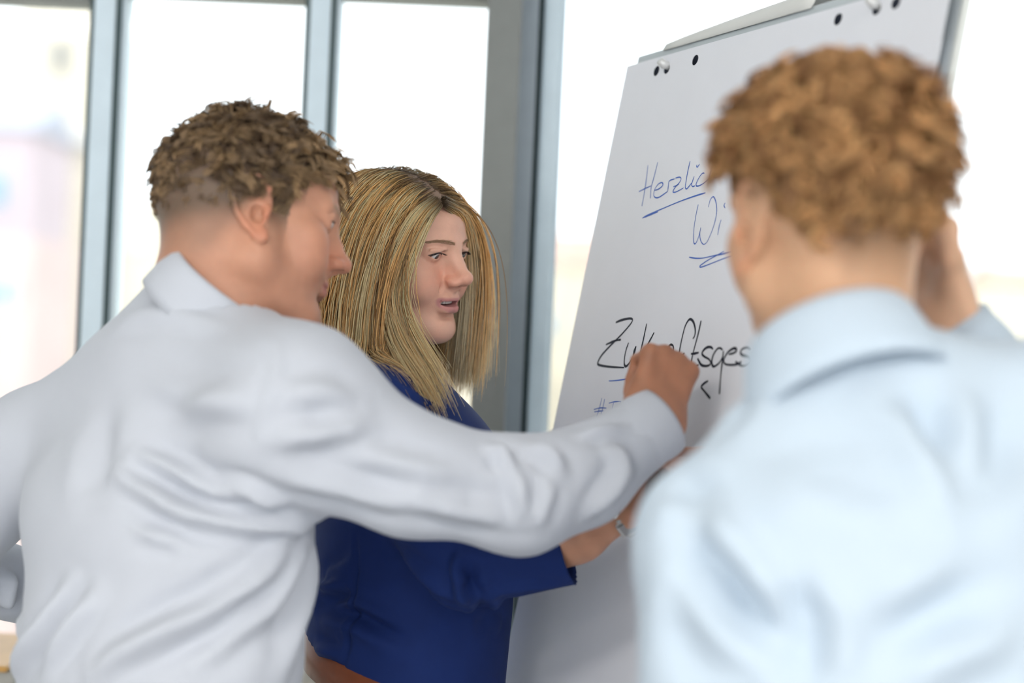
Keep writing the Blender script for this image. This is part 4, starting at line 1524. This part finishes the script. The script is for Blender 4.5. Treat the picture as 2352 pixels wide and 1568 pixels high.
def hair_woman():
    acc = lambda p: woman_hairline(p) > 0
    p, n = scalp_points(8600, acc)
    # centre parting, a little to the near side
    part = .006
    x = p[:, 0] - part
    sgn = np.where(x >= 0, 1.0, -1.0)
    g = WR @ np.array([0, 0, -1.0])                       # gravity in head space
    K = 22
    ln = np.where(sgn > 0, .39, .315) + RNG.normal(0, .016, len(p))
    ln -= np.where(p[:, 2] < .02, .08, 0)
    fr = sstep(-.01, .06, p[:, 1])
    d = np.stack([sgn * 1.0, -.25 + .37 * fr, .10 + 0 * x], 1)
    low = sstep(.06, .0, p[:, 2])
    d = d * (1 - low[:, None]) + (np.stack([sgn * .35, -.3 + 0 * x, -1 + 0 * x], 1)) * low[:, None]
    back = sstep(-.03, -.09, p[:, 1])
    d = d * (1 - back[:, None]) + np.stack([sgn * .45, -.5 + 0 * x, -.5 + 0 * x], 1) * back[:, None]
    d = d - n * (d * n).sum(1, keepdims=True) * .8
    d /= np.linalg.norm(d, axis=1)[:, None]
    jit = RNG.normal(0, 1, (len(p), 3)) * .05
    ncl = 520
    ci = RNG.choice(len(p), ncl, replace=False)
    cl = ((p[:, None, :] - p[ci][None]) ** 2).sum(2).argmin(1)
    cj = RNG.normal(0, 1, (ncl, 3)) * .075
    lay = RNG.uniform(0, 1, len(p))                      # depth in the mass
    off = .004 + .010 * lay
    q = p + n * .001
    paths = np.zeros((len(p), K, 3)); paths[:, 0] = q
    EL = [((0, -.012, .044), (.0745, .099, .085)), ((0, .030, -.020), (.060, .054, .080)), ((0, -.035, -.11), (.052, .052, .10))]
    # shoulders, in head space
    shn = (P(850, 975, 2.135) - wface.c) @ WR.T / wface.size; shf = (P(880, 950, 2.43) - wface.c) @ WR.T / wface.size; nbh = (P(850, 895, 2.27) - wface.c) @ WR.T / wface.size
    ch = (P(950, 1070, 2.24) - wface.c) @ WR.T / wface.size
    bk = (P(800, 960, 2.28) - wface.c) @ WR.T / wface.size
    wfh = WR @ nrm(wf + np.array([0, -.25, 0]))
    for i in range(1, K):
        t = i / (K - 1.0)
        d = d * .78 + g[None] * (.12 + .26 * t) + (jit + cj[cl]) * .10 + wfh * (.22 * max(0, t - .50) * (q[:, 1] > -.045) * (sgn > 0))[:, None] + np.array([.055, 0, 0]) * ((sgn < 0) * t)[:, None]
        d /= np.linalg.norm(d, axis=1)[:, None]
        q = q + d * (ln / (K - 1))[:, None]
        if i % 3 == 0:
            q = q + (q[ci][cl] - q) * .05
        for c, r in EL:
            c, r = np.array(c), np.array(r)
            rr = r[None] + off[:, None]
            e = (q - c) / rr
            m = np.linalg.norm(e, axis=1)
            k_ = m < 1
            nn = e[k_] / rr[k_]; nn /= np.linalg.norm(nn, axis=1)[:, None]
            q[k_] = c + e[k_] / m[k_][:, None] * rr[k_]
            d[k_] -= nn * np.minimum((d[k_] * nn).sum(1, keepdims=True), 0)
        # the face stays clear
        fc_, fr_ = np.array([0, .088, -.02]), np.array([.040, .055, .100])
        e = (q - fc_) / fr_; m = np.linalg.norm(e, axis=1); k_ = (m < 1)
        q[k_, 0] = fc_[0] + sgn[k_] * np.sqrt(np.maximum(fr_[0] ** 2 * (1 - e[k_, 1] ** 2 - e[k_, 2] ** 2), 0))
        for a_, b_, rad in ((nbh, shn, .054), (nbh, shf, .054), (nbh, ch, .070), (shn, ch, .060), (nbh, bk, .06)):
            ab = b_ - a_; tt = np.clip(((q - a_) @ ab) / (ab @ ab), 0, 1)
            v = q - a_ - tt[:, None] * ab
            m = np.linalg.norm(v, axis=1); R_ = (rad + off * .7) / wface.size; k_ = m < R_
            nn = v[k_] / m[k_][:, None]
            q[k_] += nn * (R_[k_] - m[k_])[:, None]
            d[k_] -= nn * np.minimum((d[k_] * nn).sum(1, keepdims=True), 0)
            d[k_] += wfh * (.05 * (q[k_, 1] > -.04))[:, None]
        paths[:, i] = q
    zig = np.linalg.norm(np.diff(paths, 2, axis=1), axis=2).max(1)
    inface = ((((paths - np.array([0, .088, -.02])) / np.array([.0395, .053, .100])) ** 2).sum(2) < 1).any(1)
    ok = (zig < np.quantile(zig, .965)) & ~inface
    sm_ = paths.copy(); sm_[:, 1:-1] = (paths[:, :-2] + 2 * paths[:, 1:-1] + paths[:, 2:]) / 4
    paths, p, cl = sm_[ok], p[ok], cl[ok]
    W = wface.to_world(paths.reshape(-1, 3)).reshape(paths.shape)
    gmix = np.clip(.62 * RNG.uniform(0, 1, ncl)[cl] + .38 * RNG.uniform(0, 1, len(p)), 0, 1)
    s = np.linspace(0, 1, K)
    root, mid_, hi_ = np.array([.16, .105, .062]), np.array([.98, .63, .265]), np.array([1.0, .84, .51])
    dkk = np.array([.40, .225, .095])
    tone = np.where((gmix < .30)[:, None], dkk, np.where((gmix > .60)[:, None], hi_, mid_))
    tone = tone * (.85 + .3 * RNG.uniform(0, 1, len(p)))[:, None]
    wroot = np.clip(1 - s / .13, 0, 1)[None, :, None]
    cols = tone[:, None, :] * (1 - wroot) + root[None, None] * wroot
    tip = sstep(.45, 1, s)[None, :, None] * .45
    cols = cols * (1 - tip) + np.array([1.0, .80, .48]) * tip
    strands_mesh('hair', W, .00043 + .00022 * RNG.uniform(0, 1, len(p)), cols, M_hair, wm, taper=.25)



def tresses():
    """the front locks beside the face, combed along a pair of guide lines each"""
    sets = [
        # near side
        ([(1012, 472, 2.238), (984, 508, 2.226), (958, 560, 2.216), (936, 615, 2.212), (922, 675, 2.208), (934, 738, 2.204), (962, 795, 2.19), (1000, 865, 2.16), (1032, 945, 2.120)],
         [(1000, 455, 2.242), (958, 490, 2.218), (924, 545, 2.206), (898, 610, 2.200), (882, 680, 2.197), (888, 745, 2.192), (906, 805, 2.175), (945, 870, 2.145), (985, 935, 2.115)], 900, 1.0),
        # far side, its colour paled as painted backlight
        ([(1022, 472, 2.245), (1058, 500, 2.285), (1072, 580, 2.325), (1074, 680, 2.345), (1066, 780, 2.35), (1056, 900, 2.35)],
         [(1018, 452, 2.255), (1080, 500, 2.33), (1102, 590, 2.375), (1107, 690, 2.385), (1104, 780, 2.38), (1096, 872, 2.375)], 1100, 2.3)]
    for A_, B_, n_, bright in sets:
        GA = catmull([P(*a) for a in A_], 3); GB = catmull([P(*b) for b in B_], 3)
        K = min(len(GA), len(GB))
        ws = RNG.uniform(0, 1, n_)
        ncl = 60
        cw = RNG.uniform(0, 1, ncl); cl = np.abs(ws[:, None] - cw[None]).argmin(1)
        s = np.linspace(0, 1, K)
        ww = ws[:, None] + (cw[cl] - ws)[:, None] * .35 * s[None]
        path = GA[None, :K] * (1 - ww[..., None]) + GB[None, :K] * ww[..., None]
        amp = np.interp(s, [0, .2, 1], [.0010, .0026, .0080])[None, :, None]
        path = path + RNG.normal(0, 1, (n_, 1, 3)) * amp + RNG.normal(0, 1, (ncl, 1, 3))[cl] * amp * .7
        wave = np.sin(s[None] * 5 + RNG.uniform(0, 6, n_)[:, None]) * .0012
        path[..., 0] += wave
        # uneven tips
        cutl = RNG.uniform(.84, 1.0, n_)
        idx = np.linspace(0, 1, K)[None] * cutl[:, None] * (K - 1)
        i0 = np.clip(idx.astype(int), 0, K - 2); fr = (idx - i0)[..., None]
        path = np.take_along_axis(path, i0[..., None], 1) * (1 - fr) + np.take_along_axis(path, i0[..., None] + 1, 1) * fr
        gm = .6 * RNG.uniform(0, 1, ncl)[cl] + .4 * RNG.uniform(0, 1, n_)
        dk, md, hl = np.array([.36, .22, .10]), np.array([.98, .63, .265]), np.array([1.0, .84, .51])
        tone = np.where((gm < .25)[:, None], dk, np.where((gm > .55)[:, None], hl, md)) * RNG.uniform(.85, 1.1, n_)[:, None]
        wr_ = np.clip(1 - s / .15, 0, 1)[None, :, None]
        cols = np.clip(tone[:, None] * (1 - wr_) + np.array([.16, .105, .062]) * wr_, 0, 1)
        tp = np.minimum(sstep(.15, .8, s)[None, :, None] * .38 * bright, .85)
        cols = cols * (1 - tp) + (np.array([1.0, .90, .66]) if bright > 2 else np.array([1.0, .84, .54])) * tp  # window backlight is mixed into the colour of the far locks
        strands_mesh('front_hair', path, .00038 + .0002 * RNG.uniform(0, 1, n_), cols, M_hair, wm, taper=.25)


hair_woman()
tresses()

# wrist watch
M_steel = mat('watch_steel', (0.62, 0.60, 0.58), 0.22, metal=0.9, var=0.05, scale=300)
M_dial = mat('watch_dial', (0.30, 0.29, 0.30), 0.3)
M_strap = mat('dark_strap', (0.05, 0.03, 0.05), 0.5)
wd = nrm(P(1428, 1172, 2.045) - P(1330, 1236, 2.05))
wc = P(1424, 1175, 2.045)
wa = nrm(np.cross(wd, [0, 1.0, 0])); wb = np.cross(wd, wa)
wt = empty('wristwatch', wc); wt.parent = wm; wt.matrix_parent_inverse = Matrix.Translation(-Vector(wm.location))
wt['label'] = 'steel wristwatch with dark strap'
ring = lambda r, off: [wc + wd * off + (wa * math.cos(t) + wb * math.sin(t)) * r for t in np.arange(28) * 2 * PI / 28]
mb = MB(); V_, F_ = [], []
for off, r in ((-.0075, .0248), (-.0065, .0262), (.0065, .0258), (.0075, .0242)):
    V_ += ring(r, off)
for i in range(3):
    for j in range(28):
        F_.append((i * 28 + j, i * 28 + (j + 1) % 28, (i + 1) * 28 + (j + 1) % 28, (i + 1) * 28 + j))
o = mesh_from('strap', V_, F_, True, M_strap, wt)
fdir = nrm(np.array([.35, -.80, -.45])); fdir = nrm(fdir - wd * (fdir @ wd)); fs = np.cross(wd, fdir)
Mw = lambda v: wc + wd * v[0] + fs * v[1] + fdir * v[2]
MB().box((-.0115, -.0105, .0235), (.0115, .0105, .0300), Mw).build('watch_case', M_steel, wt, bevel=.0022)
MB().box((-.0085, -.0078, .0299), (.0085, .0078, .0304), Mw).build('dial', M_dial, wt)
for sg in (-1, 1):
    for j in range(3):
        a0 = sg * (.0115 + .0055 * j)
        MB().box((-.0075, a0 - .0022, .0238 - .0045 * j), (.0075, a0 + .0022, .0275 - .0045 * j), Mw).build('bracelet_link', M_steel, wt, bevel=.0008)

# belt and trousers
M_belt = mat('brown_leather', (0.22, 0.055, 0.018), 0.45, var=0.12, scale=60)
bz = P(780, 1545, 2.2)
V_, F_ = [], []
n_ = 64
cb = P(928, 1560, 2.28)
for i in range(n_):
    th = 2 * PI * i / n_
    x_, y_ = wf * math.cos(th) * .121 + 0, wrt * math.sin(th) * .158
    base = np.array([cb[0], cb[1], 0]) + x_ + y_
    zz = bz[2] + .022 - (base[0] - bz[0]) * .30
    for e_, dz in ((0, 0), (.004, -.002), (.004, -.040), (0, -.042)):
        q_ = base + (x_ + y_) / np.linalg.norm(x_ + y_) * e_
        V_.append((q_[0], q_[1], zz + dz))
for i in range(n_):
    for j in range(3):
        F_.append((i * 4 + j, ((i + 1) % n_) * 4 + j, ((i + 1) % n_) * 4 + j + 1, i * 4 + j + 1))
mesh_from('belt', V_, F_, True, M_belt, wm)
hipw = np.array([cb[0] - .01, cb[1], bz[2] - .035])
legs_and_shoes(wm, hipw, wf, M_trc, M_shoe, waist=(.157, .118))
# ------------------------------------------------------------------ the curly-haired man in front, seen from behind
rm = tag(empty('person', (P(2030, 1560, 1.5)[0], 1.5, 0)), 'person with curly ginger brown hair and light blue shirt, seen from behind, nearest the viewer', 'person')
RYAW = 100
rf = np.array([math.cos(math.radians(RYAW)), math.sin(math.radians(RYAW)), 0]); rr_ = np.array([rf[1], -rf[0], 0])


def rightman_shirt():
    S = Sdf(); A = S.add
    t, m_, l_, b_ = P(1990, 1090, 1.52), P(2020, 1250, 1.50), P(2050, 1560, 1.49), P(2060, 1950, 1.49)
    A(ecap(t, m_, rr_, (.125, .088), (.180, .110)), .04)
    A(ecap(m_, l_, rr_, (.185, .110), (.180, .108)), .04)
    A(ecap(l_, b_, rr_, (.180, .108), (.165, .108)), .04)
    nl, nr = P(1850, 1030, 1.50), P(2050, 915, 1.52)
    A(cap(P(1920, 920, 1.515), nl, .050, .050), .03)
    A(cap(P(1935, 900, 1.515), nr, .048, .050), .03)
    shl = P(1632, 1240, 1.49)
    A(cap(nl, shl, .050, .055), .03)
    A(cap(shl, P(1655, 1780, 1.44), .0600, .0640), .02)
    A(cap(P(1640, 1780, 1.44), P(1560, 1900, 1.62), .058, .045), .03)
    shr = P(2440, 960, 1.53)
    A(cap(nr, shr, .052, .058), .05)
    A(cap(shr, P(2520, 1300, 1.66), .060, .055), .04)              # raised arm: elbow forward and down
    A(cap(P(2520, 1300, 1.66), P(2235, 830, 1.70), .052, .0400), .02)   # forearm up to the face
    A(cap(P(2235, 830, 1.70), P(2196, 765, 1.70), .0400, .0360), .02)
    return S


S = rightman_shirt()
lo = np.array([P(1400, 1200, 1.45)[0] - .05, 1.30, P(2000, 1900, 1.5)[2]]); hi = np.array([P(2620, 1200, 1.6)[0] + .05, 1.80, P(2000, 740, 1.5)[2] + .05])
V, F = skin_mesh(S, lo, hi, .0056, 2)
STR = [
 ([(1560,1195),(1640,1290),(1720,1390),(1800,1470),(1850,1540)], -.012, .012),
 ([(1530,1110),(1590,1120),(1640,1160)], -.006, .012),
 ([(1600,1180),(1700,1300),(1790,1400)], .006, .012),
 ([(1840,1360),(1860,1420),(1865,1500),(1850,1568)], -.010, .012),
 ([(1800,1330),(1830,1380),(1850,1440)], -.007, .010),
 ([(1500,1250),(1520,1380),(1500,1500)], .005, .016),
 ([(1560,1330),(1640,1440),(1740,1540)], .006, .014),
 ([(1900,1020),(1930,1120),(1930,1230),(1890,1320)], -.004, .018),
 ([(2040,900),(2090,1000),(2140,1110),(2170,1200)], .006, .013),
 ([(2100,900),(2160,1000),(2180,1120)], -.005, .012),
 ([(1980,860),(2010,960),(2060,1060)], .004, .014),
 ([(2230,880),(2220,1000),(2190,1130)], .005, .014),
 ([(2300,900),(2280,1050),(2230,1200)], -.004, .016),
 ([(1850,1090),(1960,1200),(2000,1330)], .004, .018),
 ([(1960,1400),(2080,1350),(2200,1260)], .005, .016),
 ([(1990,1480),(2150,1430),(2300,1330)], -.004, .016),
 ([(2050,1568),(2200,1500),(2352,1460)], .007, .014),
 ([(2352,1400),(2200,1440),(2080,1520)], .004, .014),
 ([(1740,870),(1700,950),(1640,1010)], -.003, .010),
]
V = folds(V, F, [(p, h * 1.9, w) for p, h, w in STR])
V = lap(V, F, .3)
fa, fb = P(2235, 830, 1.70), P(2180, 745, 1.70)
ad = nrm(fb - fa)
nb = P(1925, 815, 1.52)
nu_ = nrm(P(1915, 600, 1.56) - P(1935, 880, 1.515))
V, F = cut(V, F, P(2196, 762, 1.70), ad, (np.linalg.norm(V - fb, axis=1) < .07) & (V[:, 1] > 1.63))
V, F = cut(V, F, nb - nu_ * .006, nu_, (np.linalg.norm(V - nb, axis=1) < .075) & (V[:, 1] < 1.62))
V, F = cut(V, F, P(2050, 1880, 1.49), np.array([0, 0, -1.0]))
mesh_from('shirt', V, F, True, M_shirt_b, rm)
cl_up = nrm(P(1855, 600, 1.56) - P(1945, 880, 1.515))
collar('collar', M_shirt_b, rm, P(1938, 882, 1.52), cl_up, rf, .066, .068, .048, .068, .016, gap=.25)
# cuff of the raised arm
cu = P(2192, 757, 1.70)
mb = MB(); mb.tube([cu - ad * .04, cu - ad * .038, cu + ad * .004, cu + ad * .006, cu - ad * .01], [.036, .0385, .0375, .036, .033], 36, cap=False)
mb.build('cuff', M_shirt_b, rm, smooth=True)

RR = head_axes(108, 7, -5)
rface = Face(RR, size=1.0, tall=.90, lid=.5, jaw=1.05).pin((-.0755, -.010, -.002), 1722, 520, 1.55)
Sn = Sdf()
hb = rface.to_world((0, -.030, -.045))[0]
Sn.add(ecap(hb, P(1925, 880, 1.535), RR[0], (.056, .058), (.056, .056)), .03)
Sn.add(cap(rface.to_world((0, .01, -.075))[0], P(1900, 930, 1.55), .040, .05), .03)
f = union(rface, Sn, k=.025)
HV, HF = skin_mesh(f, rface.c - np.array([.17, .17, .23]), rface.c + .17, .0024, 1)
L = rface.to_local(HV)
BASE_R = (0.62, 0.36, 0.22)
C = head_colors(L, BASE_R, brow=(.3, .18, .09), stubble=.1)


def right_hairline(p):
    x, y, z = p.T
    nape = -.060 + .055 * sstep(.02, .06, np.abs(x))
    side = z - np.where(y < -.02, nape + .03 * sstep(-.08, -.02, y), .022 + .5 * np.maximum(y, 0))
    front = np.where(y > .045, z - .078, 1.0)
    return np.minimum(side, front)


w = sstep(-.020, .030, right_hairline(L)) * (L[:, 1] < .10) * (1 - sstep(.077, .081, np.abs(L[:, 0])))
wl = (w * (.68 + .3 * sstep(-.06, .0, L[:, 2])))[:, None]
C = C * (1 - wl) + np.array([.22, .12, .06]) * wl
# raised hand by the cheek
Sh = Sdf()
wr = P(2172, 745, 1.70)
hand(Sh, wr, P(2128, 580, 1.71) - wr, np.array([.75, .55, .1]), np.array([-.55, -.80, .15]), [(.7, .9, .5), (.7, .9, .5), (.7, .9, .5), (.7, .9, .5)], size=.98, thumb=(.72, .50, -.40), tbend=.3)
Sh.add(cap(P(2215, 800, 1.70), wr, .030, .027), .02)
WV, WF = skin_mesh(Sh, wr - np.array([.14, .12, .08]), wr + np.array([.10, .14, .24]), .0023, 1)
Ch = hand_color(WV, (0.72, 0.43, 0.28), wr)
Sb = rightman_shirt()
BV, BF = skin_mesh(lambda Q: Sb(Q) + .034, lo, hi, .014, 1)
BV, BF, _ = crop(BV, BF, np.linalg.norm(BV - P(1925, 830, 1.52), axis=1) > .11)
merged('body', [(HV, HF, C), (WV, WF, Ch), (BV, BF, np.tile(BASE_R, (len(BV), 1)))], M_skin, rm)
eyes(rm, RR, rface.c, look=(0, -.2))


def hair_right():
    # curls: each lock a bundle of loose coils
    def curly(p):
        x, y, z = p.T
        zb = -.056 + .080 * sstep(-.075, -.035, y) + .012 * (x < 0) * sstep(-.09, -.05, y) + .016 * (x < -.05)
        return (z > zb) & ((y < .045) | (z > .078))
    p, n = scalp_points(760, curly)
    paths, cols, rad = [], [], []
    K = 16
    dark, lite = np.array([.34, .155, .06]), np.array([.98, .60, .27])
    for i in range(len(p)):
        z = p[i, 2]
        ln = .008 + .022 * float(sstep(-.05, .02, np.array(z))) + .018 * float(sstep(.02, .09, np.array(z))) + random.uniform(-.006, .008)
        ln += (.010 if p[i, 0] > .03 else (-.008 if p[i, 0] < -.05 else 0)) * float(sstep(-.01, .03, np.array(z)))
        ax = nrm(n[i] * 1.0 + RNG.normal(0, .35, 3) + np.array([0, -.15, .12]))
        u = nrm(np.cross(ax, [.3, .5, .8])); v = np.cross(ax, u)
        R = random.uniform(.0050, .0085) * (.5 + .5 * float(sstep(-.05, .01, np.array(z)))); turns = random.uniform(1.3, 2.4); p0 = random.uniform(0, 6.28); hand_ = random.choice((-1, 1))
        tone = dark + (lite - dark) * random.random()
        for k in range(6):
            t = np.linspace(0, 1, K)
            a = p0 + hand_ * 2 * PI * turns * t + random.gauss(0, .35)
            r = (R * (0.35 + .65 * np.minimum(1, t * 3)) + random.gauss(0, .0009))
            jit = RNG.normal(0, .0016, 3)
            bend = -n[i] * .012 * t[:, None] ** 2 + np.array([0, 0, -.010]) * t[:, None] ** 2
            q = p[i] + jit + ax * (ln * t)[:, None] + (u * np.cos(a)[:, None] + v * np.sin(a)[:, None]) * r[:, None] + bend
            paths.append(q); cols.append(np.tile(tone * random.uniform(.8, 1.2), (K, 1))); rad.append(random.uniform(.0009, .0013))
    paths = np.array(paths)
    W = rface.to_world(paths.reshape(-1, 3)).reshape(paths.shape)
    strands_mesh('hair', W, np.array(rad), np.array(cols), M_hair, rm)
    # short clipped sides and nape
    p, n = scalp_points(6000, lambda p: (right_hairline(p) > 0) & (right_hairline(p) < .06))
    d = n * .5 + np.array([0, -.2, -.8]); d /= np.linalg.norm(d, axis=1)[:, None]
    ln = .004 + .12 * np.maximum(right_hairline(p), 0)
    ps = np.stack([p, p + d * ln[:, None] * .5, p + d * ln[:, None] - n * .001], 1)
    W = rface.to_world(ps.reshape(-1, 3)).reshape(ps.shape)
    cc = np.tile(np.array([.40, .21, .10]), (len(p), 3, 1)) * RNG.uniform(.6, 1.4, (len(p), 1, 1))
    strands_mesh('clipped_hair', W, np.full(len(p), .00045), cc, M_hair, rm)


hair_right()
legs_and_shoes(rm, P(2060, 1900, 1.49), rf, M_trd, M_shoe, waist=(.145, .095))
